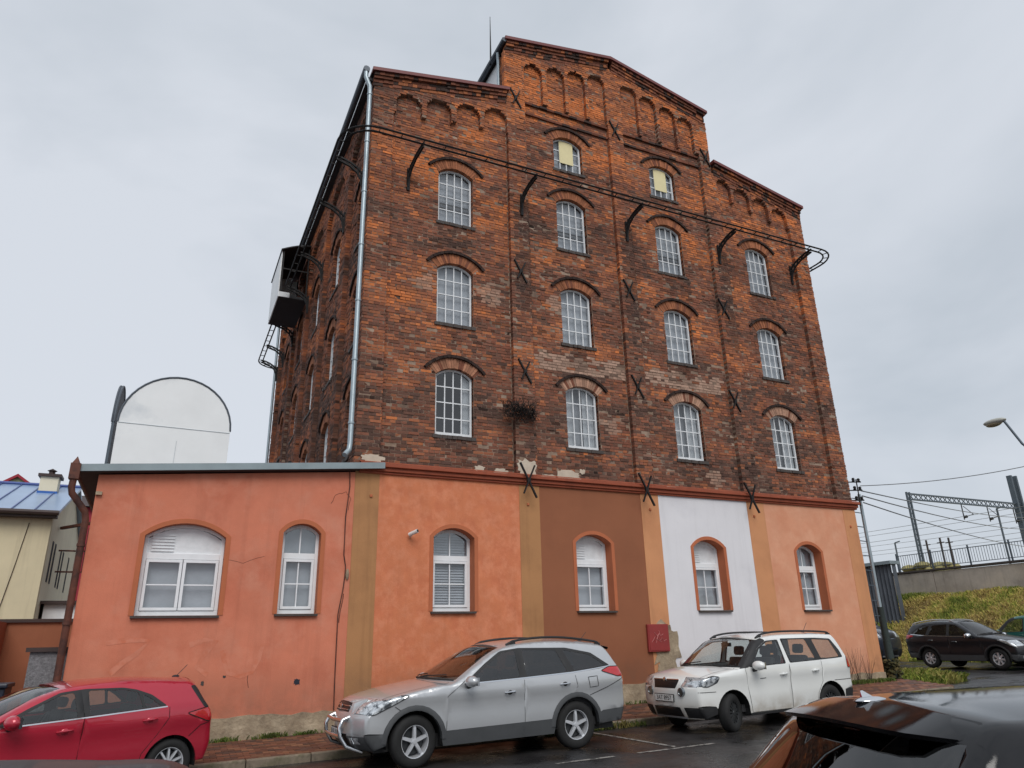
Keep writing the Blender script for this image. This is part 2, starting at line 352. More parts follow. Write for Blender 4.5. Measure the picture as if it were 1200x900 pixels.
def brick_mesh(lst, fn, flip=False):
    V = []; Fc = []; Cc = []
    for a, b, c, d, dd, cl, dp in lst:
        o = len(V); t = random.gauss(0, .003); q = random.gauss(0, .003)
        V += [fn(a, c, dd+t), fn(b, c, dd+q), fn(b, d, dd-t), fn(a, d, dd-q), fn(a, c, dd-dp), fn(b, c, dd-dp), fn(b, d, dd-dp), fn(a, d, dd-dp)]
        fs = [(0, 1, 2, 3), (0, 4, 5, 1), (1, 5, 6, 2), (2, 6, 7, 3), (3, 7, 4, 0)]
        Fc += [tuple(o+i for i in (f[::-1] if flip else f)) for f in fs]
        Cc += [cl]*8
    mb = MB(); mb.v = V; mb.f = Fc; mb.c = Cc; return mb

tower = thing('brick_warehouse', 'tall dark red brick warehouse with stepped gable above painted ground floor', 'building', (7.1, 0, road(7)))
# key lines, taken from the photograph
SILL = [None, 6.217, 9.016, 11.835, 14.443]; SPR = [None, 7.682, 10.493, 13.309, 15.416]; RISE = .19
XR = [2.488, 5.952, 9.302, 12.785]; WW = .95
PIL = [(-.30, .27), (3.50, 4.07), (6.88, 7.42), (10.35, 10.95), (13.88, 14.48)]
BAY = [(PIL[i][1], PIL[i+1][0]) for i in range(4)]
RAKE = [((-.38, 15.78), (3.52, 16.55)), ((3.42, 18.39), (7.09, 19.06)), ((7.09, 19.06), (10.79, 18.215)), ((10.78, 16.28), (14.52, 15.50))]
def ztop(u):
    u = np.asarray(u, float); z = np.full(u.shape, -1.)
    for (x0, z0), (x1, z1) in RAKE:
        k = (u >= x0) & (u <= x1); z[k] = np.maximum(z[k], (z0+(z1-z0)*(u-x0)/(x1-x0))[k])
    return z
fronts = []                                   # window openings on the front: x0, x1, sill, spring, top, row, bay
for b in range(4):
    for r in range(1, 5 if b in (1, 2) else 4):
        fronts.append((XR[b]-WW, XR[b], SILL[r], SPR[r], SPR[r]+RISE, r, b))
def circ(x0, x1, zs, zt):
    h = zt-zs; a = (x1-x0)/2; r = (a*a+h*h)/(2*h); return (x0+x1)/2, zt-r, r, math.asin(min(1, a/r))
VT = .25                                      # voussoir depth
def open_mask(us, z, wins):
    m = np.zeros(us.shape, bool)
    for w_ in wins:
        x0, x1, zb, zs, zt = w_[:5]; cx, cz, r, t0 = circ(x0, x1, zs, zt)
        if zb-.02 < z <= zs+.0: m |= (us >= x0) & (us < x1)
        elif zs < z < zt+VT:
            hw = min(math.sqrt(max(0, (r+VT)**2-(z-cz)**2)), (z-cz)*math.tan(t0)) if z > cz else 0
            m |= abs(us-cx) < hw
    return m
ARCH = {0: [(480, 111), (515, 117), (549, 122.5), (581, 127.5)], 1: [(624, 75.5), (650, 80), (674, 84), (697.5, 88)],
        2: [(735, 101), (757.5, 114), (780, 126), (801, 138)], 3: [(845, 211), (867, 222), (889, 233), (911, 245)]}
HW = {0: .335, 1: .295, 2: .30, 3: .32}
arches = []
for b, pts in ARCH.items():
    for u_, v_ in pts:
        p = onY(u_, v_, -.26); arches.append((b, p.x, HW[b], p.z-.24, p.z, 16.45 if b in (1, 2) else p.z-.66))
def frieze_mask(us, z):
    m = np.zeros(us.shape, bool)
    for b in range(4):
        A = [a for a in arches if a[0] == b]
        inb = (us >= BAY[b][0]) & (us < BAY[b][1])
        lo = np.interp(us, [a[1] for a in A], [a[5] for a in A])
        mm = inb & (z > lo)
        for _, cx, hw, zs, zt, zb in A:
            a0, a1, r_, _t = circ(cx-hw, cx+hw, zs, zt)
            dx = abs(us-cx); top = np.where(dx < hw, a1+np.sqrt(np.maximum(0, r_*r_-dx*dx)), 0)
            mm &= ~((dx < hw) & (z < top))
        m |= mm
    return m
def pil_mask(us, z):
    m = frieze_mask(us, z)
    for a, b in PIL: m |= (us >= a) & (us < b)
    return m & (z < ztop(us)-.40)
def bay_mask(us, z):
    m = np.zeros(us.shape, bool)
    for a, b in BAY: m |= (us >= a) & (us < b)
    return m & ~open_mask(us, z, fronts) & ~frieze_mask(us, z-.16) & (z < ztop(us)-.40)
bl_bay, bl_pil, mort = [], [], []
Z0 = 5.375
lay(bay_mask, Z0, 18.9, -.3, 14.48, F, 0.0, .15, bl_bay)
lay(pil_mask, Z0, 18.9, -.3, 14.48, F, .12, .15, bl_pil, mortar=mort)
# mortar bed = the wall itself
wallmb = MB()
outer = [(-.285, Z0-.5), (14.465, Z0-.5), (14.465, 15.35), (10.80, 16.1), (10.70, 16.1), (10.70, 18.05), (7.09, 18.9), (3.52, 18.2), (3.52, 16.3), (-.285, 15.55)]
fill(outer, [opening(*w_[:5]) for w_ in fronts], lambda u, z: F(u, z, -.009), wallmb)
for a, b, c, d in mort:
    wallmb.add([F(a, c, .111), F(b, c, .111), F(b, d, .111), F(a, d, .111), F(a, c, -.01), F(b, c, -.01), F(b, d, -.01), F(a, d, -.01)],
               [(0, 1, 2, 3), (0, 4, 5, 1), (1, 5, 6, 2), (2, 6, 7, 3), (3, 7, 4, 0)])
wall = obj('wall', wallmb, M['mortar'], tower, fix=False)
# the 300 bricks that show largest: low in the first bay and on the pilasters beside it
def size_on_screen(bk):
    p = Vector(F((bk[0]+bk[1])/2, bk[2], bk[4])); d = p-CAM; return (bk[1]-bk[0])*(bk[3]-bk[2])/d.dot(fw)**2
cand = sorted([bk for bk in bl_bay if bk[0] > .3], key=size_on_screen, reverse=True)[:300]
cs = set(id(b) for b in cand)
unit = MB(); unit.box(-.5, .5, -1, 0, -.5, .5); um = unit.mesh('brick_shape'); um.materials.append(M['brick_piece'])
for bk in cand:
    o = bpy.data.objects.new('brick', um); col.objects.link(o)
    # unit box: y -1..0 becomes depth behind the face
    o.location = ((bk[0]+bk[1])/2, -.14-bk[4]+bk[6], (bk[2]+bk[3])/2); o.scale = (bk[1]-bk[0], bk[6], bk[3]-bk[2]); o.color = (*bk[5], 1)
    o.rotation_euler = (0, random.gauss(0, .006), random.gauss(0, .01))
    setparent(o, wall)
o = obj('brickwork', brick_mesh([b for b in bl_bay if id(b) not in cs], F), M['brick'], wall, fix=False); o['kind'] = 'stuff'
o = obj('pilaster_brickwork', brick_mesh(bl_pil, F), M['brick'], wall, fix=False); o['kind'] = 'stuff'

# ---------------------------------------------------------------- left side wall
SY = [.90+3.08*k for k in range(5)]
sides = []
for k in range(5):
    for r in range(1, 4): sides.append((SY[k]-.47, SY[k]+.47, SILL[r]-.42, SPR[r]-.42, SPR[r]+RISE-.42, r, k))
SP = [(-.105, .22), (2.16, 2.72), (5.24, 5.80), (8.32, 8.88), (11.4, 11.96), (14.9, 15.5)]
def side_pil(us, z):
    m = np.zeros(us.shape, bool)
    for a, b in SP: m |= (us >= a) & (us < b)
    t = 14.75
    for k in range(5):                       # a big arch closes each bay
        hw = 1.22; dx = abs(us-SY[k]); m |= (dx < hw+.4) & (z > t-.6+np.sqrt(np.maximum(0, hw*hw-dx*dx))*.7)
    return m & (us > -.105)
def side_bay(us, z): return (us > .22) & (us < 15) & ~open_mask(us, z, sides) & ~side_pil(us, z-.2)
sb_, sp_, sm_ = [], [], []
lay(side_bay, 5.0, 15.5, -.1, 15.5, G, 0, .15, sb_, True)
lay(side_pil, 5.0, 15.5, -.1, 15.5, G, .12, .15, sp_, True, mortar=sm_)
smb = MB()
fill([(-.1, 4.6), (15.5, 4.6), (15.5, 15.5), (-.1, 15.5)], [opening(*w_[:5]) for w_ in sides], lambda u, z: G(u, z, -.014), smb)
for a, b, c, d in sm_:
    smb.add([G(a, c, .106), G(b, c, .106), G(b, d, .106), G(a, d, .106), G(a, c, -.01), G(b, c, -.01), G(b, d, -.01), G(a, d, -.01)],
            [(3, 2, 1, 0), (1, 5, 4, 0), (2, 6, 5, 1), (3, 7, 6, 2), (0, 4, 7, 3)])
swall = obj('side_wall', smb, M['mortar'], tower, fix=False)
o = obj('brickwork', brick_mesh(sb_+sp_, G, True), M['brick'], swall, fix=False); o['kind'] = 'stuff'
mb = MB(); mb.box(14.20, 14.47, -.1, 15.5, .2, 15.3).box(-.15, 14.2, 15.2, 15.5, .2, 15.3)
obj('rear_wall', mb, M['mortar'], tower)

# ---------------------------------------------------------------- mill windows
def mill_window(w_, fn, parent, style, detail=True):
    x0, x1, zb, zs, zt = w_[:5]; x0 += .012; x1 -= .012; zb += .0
    fz = -.14; cx, cz, r, t0 = circ(x0, x1, zs, zt)
    at = lambda x: cz+math.sqrt(max(0, r*r-(x-cx)**2))
    fr = MB(); t = .045
    op = [(x0, zb)]+arch_pts(x0, x1, zs, zt, 10)+[(x1, zb)]; ip = [(x0+t, zb+t)]+arch_pts(x0+t, x1-t, zs-.01, zt-t, 10)+[(x1-t, zb+t)]
    n = len(op)
    for i in range(n):
        j = (i+1) % n
        vs = [fn(*op[i], fz+.03), fn(*op[j], fz+.03), fn(*ip[j], fz+.03), fn(*ip[i], fz+.03), fn(*op[i], fz-.03), fn(*op[j], fz-.03), fn(*ip[j], fz-.03), fn(*ip[i], fz-.03)]
        fr.add(vs, [(0, 1, 2, 3), (3, 2, 6, 7), (0, 4, 5, 1)])
    ncol, nrow = 4, (3 if zt-zb < 1.4 else 4)
    gx = [x0+t+(x1-x0-2*t)*k/ncol for k in range(ncol+1)]; gz = [zb+t+(zs+.02-zb-t)*k/(nrow-.28) for k in range(nrow)]
    mw = .013
    for x in gx[1:-1]:
        top = at(x)-.03; fr.add([fn(x+sx, z, fz+sd) for z in (zb+t, top) for sx, sd in ((-mw, .022), (mw, .022), (mw, -.01), (-mw, -.01))], [(0, 1, 5, 4), (1, 2, 6, 5), (3, 0, 4, 7)])
    for z in gz[1:]:
        fr.add([fn(x, z+sz, fz+sd) for x in (x0+t, x1-t) for sz, sd in ((-mw, .020), (mw, .020), (mw, -.01), (-mw, -.01))], [(0, 4, 5, 1), (1, 5, 6, 2), (3, 7, 4, 0)])
    if style.get('low_rail'): fr.prism([(x0, zb), (x1, zb), (x1, zb+.09), (x0, zb+.09)], fz+.034, fz-.02, fn)
    win = obj('window', fr, M['old_white'], parent)
    pane = MB()
    for i in range(ncol):
        for k in range(nrow):
            za = gz[k]; a, b = gx[i], gx[i+1]
            if k < nrow-1: poly = [(a, za), (b, za), (b, gz[k+1]), (a, gz[k+1])]
            else: poly = [(a, za), (b, za)]+[(b+(a-b)*q/4, at(b+(a-b)*q/4)-.02) for q in range(5)]
            tl, tw = random.gauss(0, .010), random.gauss(0, .010); cu, cv = (a+b)/2, (za+poly[2][1])/2
            p_ = pane if not detail else MB()
            p_.add([fn(u, v, fz+.002+tl*(u-cu)+tw*(v-cv)) for u, v in poly], [tuple(range(len(poly)))])
            if detail: obj('pane', p_, M['pane'], win)
    if not detail: obj('pane', pane, M['pane'], win)
    def sheet(name, u0, u1, v0, v1, d, m):
        q = MB(); nn = 14 if name == 'curtain' else 1
        for k in range(nn):
            a, b = u0+(u1-u0)*k/nn, u0+(u1-u0)*(k+1)/nn; da = .015*math.sin(k*2.2); db = .015*math.sin((k+1)*2.2)
            if nn == 1: da = db = 0
            q.prism([(a, v0), (b, v0), (b, v1), (a, v1)], 0, -.006, lambda u, v, e: fn(u, v, fz+d+e+(da if abs(u-a) < 1e-6 else db)))
        obj(name, q, m, win)
    bk = style.get('back', 'blind')
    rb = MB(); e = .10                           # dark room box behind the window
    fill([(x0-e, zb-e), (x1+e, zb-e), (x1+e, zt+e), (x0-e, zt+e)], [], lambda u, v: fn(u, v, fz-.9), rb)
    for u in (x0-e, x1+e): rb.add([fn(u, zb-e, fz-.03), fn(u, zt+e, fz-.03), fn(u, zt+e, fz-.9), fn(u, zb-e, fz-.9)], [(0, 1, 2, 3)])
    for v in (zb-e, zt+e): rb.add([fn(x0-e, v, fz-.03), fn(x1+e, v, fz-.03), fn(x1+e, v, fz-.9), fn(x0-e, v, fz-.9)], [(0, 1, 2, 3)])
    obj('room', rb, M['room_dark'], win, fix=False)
    if bk == 'blind': sheet('blind', x0-.02, x1+.02, zb-.02, zt+.02, -.10, M['blind'])
    if bk == 'curtains': sheet('curtain', x0-.02, x0+.34, zb, zt+.02, -.10, M['curtain']); sheet('curtain', x1-.34, x1+.02, zb, zt+.02, -.10, M['curtain']); sheet('blind', x0, x1, zb, zt+.02, -.30, M['blind'])
    if bk == 'dark': sheet('curtain', x1-.20, x1+.02, zb, zt+.02, -.08, M['curtain'])
    if style.get('bars'):
        q = MB()
        for v in (gz[1]+.07, gz[1]+.19): q.prism([(x0, v), (x1, v), (x1, v+.045), (x0, v+.045)], fz-.05, fz-.06, fn)
        obj('inner_rail', q, M['iron'], win)
    if style.get('board'): sheet('board', x0+.235, x1-.235, zb+.33, zt-.075, .036, M['yellow_board'])
    return win
def arch_trim(w_, fn, parent, pale, side=False):
    x0, x1, zb, zs, zt = w_[:5]; cx, cz, r, t0 = circ(x0, x1, zs, zt)
    mb = MB(); n = 19
    for i in range(n):
        a, b = -t0+2*t0*i/n+.004, -t0+2*t0*(i+1)/n-.004; d = .004+random.gauss(0, .004)
        pts = [(cx+rr*math.sin(q), cz+rr*math.cos(q)) for rr, q in ((r, a), (r, b), (r+VT, b), (r+VT, a))]
        c = (pal['pale']*pale+pal['og']*(1-pale)*.75+pal['rd']*(1-pale)*.25)*random.uniform(.6, 1.1)
        if random.random() < .15: c = pal['rd']*.8
        o = len(mb.v); vs = [fn(u, v, d) for u, v in pts]+[fn(u, v, -.16) for u, v in pts]
        mb.add(vs, [(0, 1, 2, 3), (0, 4, 5, 1), (1, 5, 6, 2), (2, 6, 7, 3), (3, 7, 4, 0)], c)
    obj('brick_arch', mb, M['brick'], parent)
    mb = MB(); te = t0*1.16; n = 16; ra, rb = r+VT+.004, r+VT+.072
    for i in range(n):
        a, b = -te+2*te*i/n+.003, -te+2*te*(i+1)/n-.003; d = .055+random.gauss(0, .004)
        pts = [(cx+rr*math.sin(q), cz+rr*math.cos(q)) for rr, q in ((ra, a), (ra, b), (rb, b), (rb, a))]
        vs = [fn(u, v, d) for u, v in pts]+[fn(u, v, -.02) for u, v in pts]
        mb.add(vs, [(0, 1, 2, 3), (0, 4, 5, 1), (1, 5, 6, 2), (2, 6, 7, 3), (3, 7, 4, 0)], pal['dk']*random.uniform(.35, .7))
    obj('hood_mould', mb, M['brick'], parent)
    mb = MB(); nb = 9
    for i in range(nb):
        a = x0-.06+(x1-x0+.12)*i/nb; b = x0-.06+(x1-x0+.12)*(i+1)/nb-.006; d = .03+random.gauss(0, .008)
        mb.prism([(a, zb-.085), (b, zb-.085), (b, zb-.004), (a, zb-.004)], d, -.14, fn)
    obj('sill', mb, M['sill_dark'], parent)
for w_ in fronts:
    r, b = w_[5], w_[6]
    st = dict(back='blind')
    if r == 1: st = dict(back='dark' if b == 0 else 'curtains', low_rail=True)
    if r == 3 and b < 3: st = dict(back='blind', bars=True)
    if r == 4: st = dict(back='blind', board=True)
    win = mill_window(w_, F, tower, st)
    arch_trim(w_, F, tower, (.25 if b == 0 else .55) if (r == 1) else .05)
for w_ in sides:
    mill_window(w_, G, tower, dict(back='blind' if w_[5] != 2 else 'dark'), detail=False); arch_trim(w_, G, tower, .1, True)

# ---------------------------------------------------------------- ledges, raking cornice, roofs
for bi in (1, 2):
    for zz, dd in ((16.42, .065), (16.06, .055)):
        mb = MB(); x = BAY[bi][0]
        while x < BAY[bi][1]-.03:
            e = min(x+.25, BAY[bi][1]); mb.add([F(u, v, d) for d in (dd+random.gauss(0, .006), 0) for u, v in ((x+.003, zz-.07), (e-.003, zz-.07), (e-.003, zz), (x+.003, zz))],
                [(0, 1, 2, 3), (0, 4, 5, 1), (1, 5, 6, 2), (2, 6, 7, 3), (3, 7, 4, 0)], (pal['rd'] if random.random() < .7 else pal['dk'])*random.uniform(.5, 1)); x = e
        obj('ledge', mb, M['brick'], tower)
for i, ((x0, z0), (x1, z1)) in enumerate(RAKE):
    sl = (z1-z0)/(x1-x0); zl = lambda x: z0+sl*(x-x0)
    mb = MB()
    for k, (dd, hh) in enumerate(((.235, .085), (.195, .085), (.155, .10), (.135, .09))):
        off = .11+sum((.085, .085, .10, .09)[:k]); x = x0+.06
        while x < x1-.09:
            e = min(x+(.25 if k % 2 else .13), x1-.06); d = dd+random.gauss(0, .006)
            if k == 1 and int(x/.13) % 2: d -= .03
            P_ = [(x+.003, zl(x)-off-hh+.006), (e-.003, zl(e)-off-hh+.006), (e-.003, zl(e)-off), (x+.003, zl(x)-off)]
            c = (pal['rd'] if random.random() < .6 else pal['og'] if random.random() < .4 else pal['dk'])*random.uniform(.55, 1.05)
            mb.add([F(u, v, q) for q in (d, -.05) for u, v in P_], [(0, 1, 2, 3), (0, 4, 5, 1), (1, 5, 6, 2), (2, 6, 7, 3), (3, 7, 4, 0)], c); x = e
    obj('raking_cornice', mb, M['brick'], tower)
    mb = MB()
    mb.add([F(u, v, q) for q in (.29, .10) for u, v in ((x0, z0-.10), (x1, z1-.10), (x1, z1), (x0, z0))], [(0, 1, 2, 3), (7, 6, 5, 4), (0, 4, 5, 1), (1, 5, 6, 2), (2, 6, 7, 3), (3, 7, 4, 0)])
    obj('roof_flashing', mb, M['flashing_red'], tower)
    mb = MB(); y0, y1 = -.24, 15.9
    mb.add([(x0, y0, z0-.10), (x1, y0, z1-.10), (x1, y0, z1-.01), (x0, y0, z0-.01), (x0, y1, z0-.10), (x1, y1, z1-.10), (x1, y1, z1-.01), (x0, y1, z0-.01)],
           [(0, 1, 2, 3), (7, 6, 5, 4), (0, 4, 5, 1), (1, 5, 6, 2), (2, 6, 7, 3), (3, 7, 4, 0)])
    obj('roof', mb, M['roof_dark'], tower)
mb = MB(); mb.box(3.56, 3.70, .25, 15.4, 16.2, 18.25).box(10.45, 10.60, .25, 15.4, 16.0, 18.0)
obj('clerestory_wall', mb, M['white_board'], tower)
pier = []
lay(lambda u, z: (u > -.10) & (u < .25), 16.35, 18.1, -.12, .26, None, .0, .1, pier)
H_ = lambda u, z, d: (3.505-d, u, z)
obj('gable_pier', brick_mesh(pier, H_, True), M['brick'], tower, fix=False)
# side eave: deep dark soffit, gutter, corner downpipe
mb = MB(); mb.box(-.46, -.2, -.2, 15.6, 15.52, 15.60); obj('eaves_board', mb, M['roof_dark'], tower)
mb = MB(); mb.tube([(-.54, -.42, 15.66), (-.54, 15.8, 15.62)], .085, 10); obj('gutter', mb, M['sheet_grey'], tower, smooth=True)
for k in range(1):
    mb = MB(); mb.tube([(3.40, -.38, 18.28), (3.40, 15.6, 18.28)], .075, 8); obj('gutter', mb, M['sheet_grey'], tower, smooth=True)
dp = MB(); dp.tube([(-.54, -.36, 15.62), (-.54, -.37, 15.42), (-.43, -.37, 15.15), (-.42, -.37, 14.95), (-.42, -.37, 5.75), (-.44, -.40, 5.6), (-.55, -.50, 5.46)], .056, 10)
for z in np.arange(6.2, 15, 1.45): dp.tube([(-.42, -.37, z-.02), (-.42, -.37, z+.02)], .070, 10)
obj('downpipe', dp, M['zinc'], tower, smooth=True)
dp = MB(); dp.tube([(-.54, 15.45, 15.55), (-.40, 15.40, 15.2), (-.37, 15.38, 5.2)], .055, 8); obj('downpipe', dp, M['zinc'], tower, smooth=True)
rod = MB(); p = onX(575, 70, 3.4); rod.tube([(3.4, p.y, 18.2), (3.4, p.y, 20.1)], [.03, .008], 6); obj('lightning_rod', rod, M['iron'], tower)
dp = MB(); dp.tube([(3.40, .1, 18.2), (3.46, .2, 17.9), (3.5, .3, 16.5)], .05, 8); obj('downpipe', dp, M['zinc'], tower, smooth=True)

# ---------------------------------------------------------------- wall anchors, lattice rail, brackets, plant, cabin
def anchor(x, z, dep, h=.62, t=.34, both=True):
    mb = MB(); y = -.26-dep
    mb.bar((x-t/2, y-.02, z+h/2), (x+t/2, y-.02, z-h/2), .035, .05, (0, 1, 0)); mb.bar((x+t/2-.04, y-.045, z+h/2-.05), (x-t/2+.06, y-.045, z-h/2+.08), .03, .04, (0, 1, 0))
    mb.box(x-.04, x+.04, y-.06, y+.01, z-.04, z+.04)
    obj('wall_anchor', mb, M['iron'], tower)
for u_, v_ in ((604, 115), (720, 153), (826, 185), (610, 318), (737, 340), (848, 362), (615, 435), (747, 453), (861, 470)):
    p = onY(u_, v_, -.27); anchor(p.x, p.z, .0)
for u_, v_ in ((618, 562), (756, 573), (879, 583)):
    p = onY(u_, v_, -.42); anchor(p.x, 5.24, .20, .80, .40)
RY, RX, RZ = -1.0, -1.02, 13.38
path = [(-.35, -1.0)] + [(x, RY) for x in np.arange(0, 13.9, .28)]
rr = .75; lc = (-.27, -.25); rc = (14.2, -.30)
Lp = [(RX, y) for y in np.arange(8.0, lc[1], -.28)] + [(lc[0]+rr*math.cos(a), lc[1]+rr*math.sin(a)) for a in np.linspace(math.pi, 1.5*math.pi, 7)]
Rp = [(rc[0]+.70*math.cos(a), rc[1]+.70*math.sin(a)) for a in np.linspace(-math.pi/2, 0, 8)] + [(rc[0]+.70, y) for y in np.arange(.0, 14, .4)]
full = Lp + [(x, RY) for x in np.arange(0, 14.1, .28)] + Rp
back = [(RX, y) for y in np.arange(10.9, 15.4, .28)] + [(lc[0]+rr*math.cos(a), 15.4+rr*math.sin(a)) for a in np.linspace(math.pi, math.pi/2, 7)]
def lattice(pts, name):
    mb = MB(); A, B = [], []
    for i, (x, y) in enumerate(pts):
        q0 = Vector(pts[max(0, i-1)]); q1 = Vector(pts[min(len(pts)-1, i+1)]); d = (q1-q0).normalized(); n = Vector((-d.y, d.x))
        A.append((x+n.x*.085, y+n.y*.085, RZ)); B.append((x-n.x*.085, y-n.y*.085, RZ))
    mb.tube(A, .027, 5); mb.tube(B, .027, 5)
    for i in range(0, len(A)-1, 2): mb.bar(A[i], B[i], .014, .024)
    obj(name, mb, M['iron'], tower)
lattice(full, 'lattice_rail'); lattice(back, 'lattice_rail')
def bracket(base, outp):
    b = Vector(base); o = Vector(outp); d = Vector((o.x-b.x, o.y-b.y, 0)); mb = MB()
    top = b+Vector((0, 0, .52)); low = b-Vector((0, 0, .12))
    arm = [b+Vector((0, 0, .12)), b+d*.22+Vector((0, 0, .27)), b+d*.45+Vector((0, 0, .37)), b+d*.72+Vector((0, 0, .44)), Vector((o.x, o.y, RZ-.03))]
    arm2 = [low-Vector((0, 0, .16)), b+d*.07+Vector((0, 0, -.05)), b+d*.20+Vector((0, 0, .12)), b+d*.48+Vector((0, 0, .27)), b+d*.98+Vector((0, 0, RZ-b.z-.12))]
    mb.tube(arm, .034, 5); mb.tube(arm2, .032, 5)
    for i in range(4): mb.bar(arm[i], arm2[i+1], .026); mb.bar(arm[i+1], arm2[i], .022)
    mb.bar(b+Vector((0, 0, .25)), low-Vector((0, 0, .28)), .075, .05, (d.x, d.y, .01)); mb.bar(b+d*.12+Vector((0, 0, .30)), b+d*.02-Vector((0, 0, .3)), .03)
    obj('bracket', mb, M['iron'], tower)
for x in (.72, 3.85, 7.22, 10.60, 13.70): bracket((x, -.28 if x not in (.72, 13.70) else -.16, 12.88), (x+.12, RY, RZ))
for y in (.35, 2.45, 5.5, 8.0, 11.2, 13.5, 15.3): bracket((-.32, y, 12.88), (RX, y, RZ))
# hoist cabin on the side wall
cab = MB(); X0, X1, Y0, Y1, ZB, ZT = -1.27, -.33, 8.25, 10.75, 13.06, 15.1
cab.box(X0, X1, Y0, Y1, ZB, ZB+.10); hc = obj('hoist_cabin', cab, M['roof_dark'], tower)
cab = MB(); cab.box(X0-.03, X0, Y0, Y1, ZB, ZT-.25).box(X0, X1, Y1-.03, Y1, ZB, ZT-.1).box(X0, X0+.35, Y0-.03, Y0, ZB, ZB+.18); obj('cabin_panel', cab, M['white_board'], hc)
cab = MB(); nseg = 6
for k in range(nseg):
    a0, a1 = k/nseg, (k+1)/nseg; x_a, x_b = X0-.06+(X1-X0+.06)*a0, X0-.06+(X1-X0+.06)*a1; z_a, z_b = ZT-.28+.34*math.sin(a0*1.5), ZT-.28+.34*math.sin(a1*1.5)
    cab.add([(x_a, Y0-.1, z_a), (x_b, Y0-.1, z_b), (x_b, Y1+.1, z_b), (x_a, Y1+.1, z_a), (x_a, Y0-.1, z_a+.04), (x_b, Y0-.1, z_b+.04), (x_b, Y1+.1, z_b+.04), (x_a, Y1+.1, z_a+.04)],
            [(0, 1, 2, 3), (7, 6, 5, 4), (0, 4, 5, 1), (1, 5, 6, 2), (2, 6, 7, 3), (3, 7, 4, 0)])
obj('cabin_roof', cab, M['roof_dark'], hc)
for y in (Y0+.02, Y1-.08):
    cab = MB(); cab.bar((X0+.04, y, ZB+.1), (X0+.04, y, ZT-.2), .05); cab.bar((X1-.04, y, ZB+.1), (X1-.04, y, ZT), .05); cab.bar((X0+.04, y, ZB+1.1), (X1, y, ZB+1.1), .04)
    obj('cabin_frame', cab, M['iron'], hc)
# dark dry plant rooted in the pilaster
bush = MB(); pb = onY(612, 483, -.40)
for i in range(420):
    a = random.uniform(0, math.pi); b_ = random.uniform(-1, 1); L_ = random.uniform(.10, .26)
    c0 = Vector((pb.x-.05+.40*b_, -.30-abs(random.gauss(0, .09)), pb.z+random.gauss(0, .10)))
    c1 = c0+Vector((random.gauss(0, 1), -abs(random.gauss(0, .8)), random.gauss(.2, .8))).normalized()*L_
    bush.bar(c0, c1, random.uniform(.006, .014), .004)
bo = obj('twiggy_bush', bush, M['bush_dark'])
tag(bo, 'dark dry twiggy plant growing from the brick pilaster', 'plant')
# ================================================================ painted ground floor
YW = -.26
def pave(x): return road(x)+.24
GF = [  # x0, x1, material, proud, parent, openings
    (-.25, .27, 'plaster_ochre', .008, []), (.27, 3.56, 'plaster_orange', 0, [(1.50, 2.44)]), (3.56, 4.08, 'plaster_ochre', .008, []),
    (4.08, 6.93, 'plaster_brown', 0, [(5.00, 5.97)]), (6.93, 7.47, 'plaster_ochre_pale', .008, []), (7.47, 10.38, 'plaster_white', 0, [(8.43, 9.40)]),
    (10.38, 10.98, 'plaster_ochre_pale', .008, []), (10.98, 14.0, 'plaster_peach', 0, [(11.94, 12.85)]), (14.0, 14.50, 'plaster_ochre_pale', .008, [])]
GSILL, GSPR, GTOP = 2.37, 3.90, 4.10
def plaster(name, x0, x1, zb, zt0, zt1, m, proud, ops, parent):
    """A plaster face with arched openings and its reveals; zt0/zt1 the top at each end."""
    mb = MB(); fn = lambda u, z: (u, YW-proud, z)
    fill([(x0, zb), (x1, zb), (x1, zt1), (x0, zt0)], [opening(*o) for o in ops], fn, mb)
    for xx, zt in ((x0, zt0), (x1, zt1)): mb.add([(xx, YW-proud, zb), (xx, YW+.05, zb), (xx, YW+.05, zt), (xx, YW-proud, zt)], [(0, 1, 2, 3)])
    return obj(name, mb, m, parent, fix=False)
def reveal(o, parent, m, depth=.34, trim=.085):
    op = opening(*o, n=12); n = len(op); mb = MB()
    for i in range(n-1):
        a, b = op[i], op[i+1]; mb.add([(a[0], YW-.012, a[1]), (b[0], YW-.012, b[1]), (b[0], YW+depth, b[1]), (a[0], YW+depth, a[1])], [(0, 1, 2, 3)])
    x0, x1, zb, zs, zt = o; t = trim
    po = [(x0-t, zb)]+arch_pts(x0-t, x1+t, zs+.02, zt+t, 12)+[(x1+t, zb)]
    for i in range(n-1):
        a, b, c, d = op[i], op[i+1], po[i+1], po[i]
        mb.add([(a[0], YW-.012, a[1]), (b[0], YW-.012, b[1]), (c[0], YW-.012, c[1]), (d[0], YW-.012, d[1]), (c[0], YW+.01, c[1]), (d[0], YW+.01, d[1])], [(0, 1, 2, 3), (3, 2, 4, 5)])
    ob = obj('window_surround', mb, m, parent, fix=False)
    q = MB(); q.box(x0-.05, x1+.02, YW-.07, YW+depth-.02, zb-.045, zb-.004); obj('sill', q, M['sill_dark'], parent)
    return ob
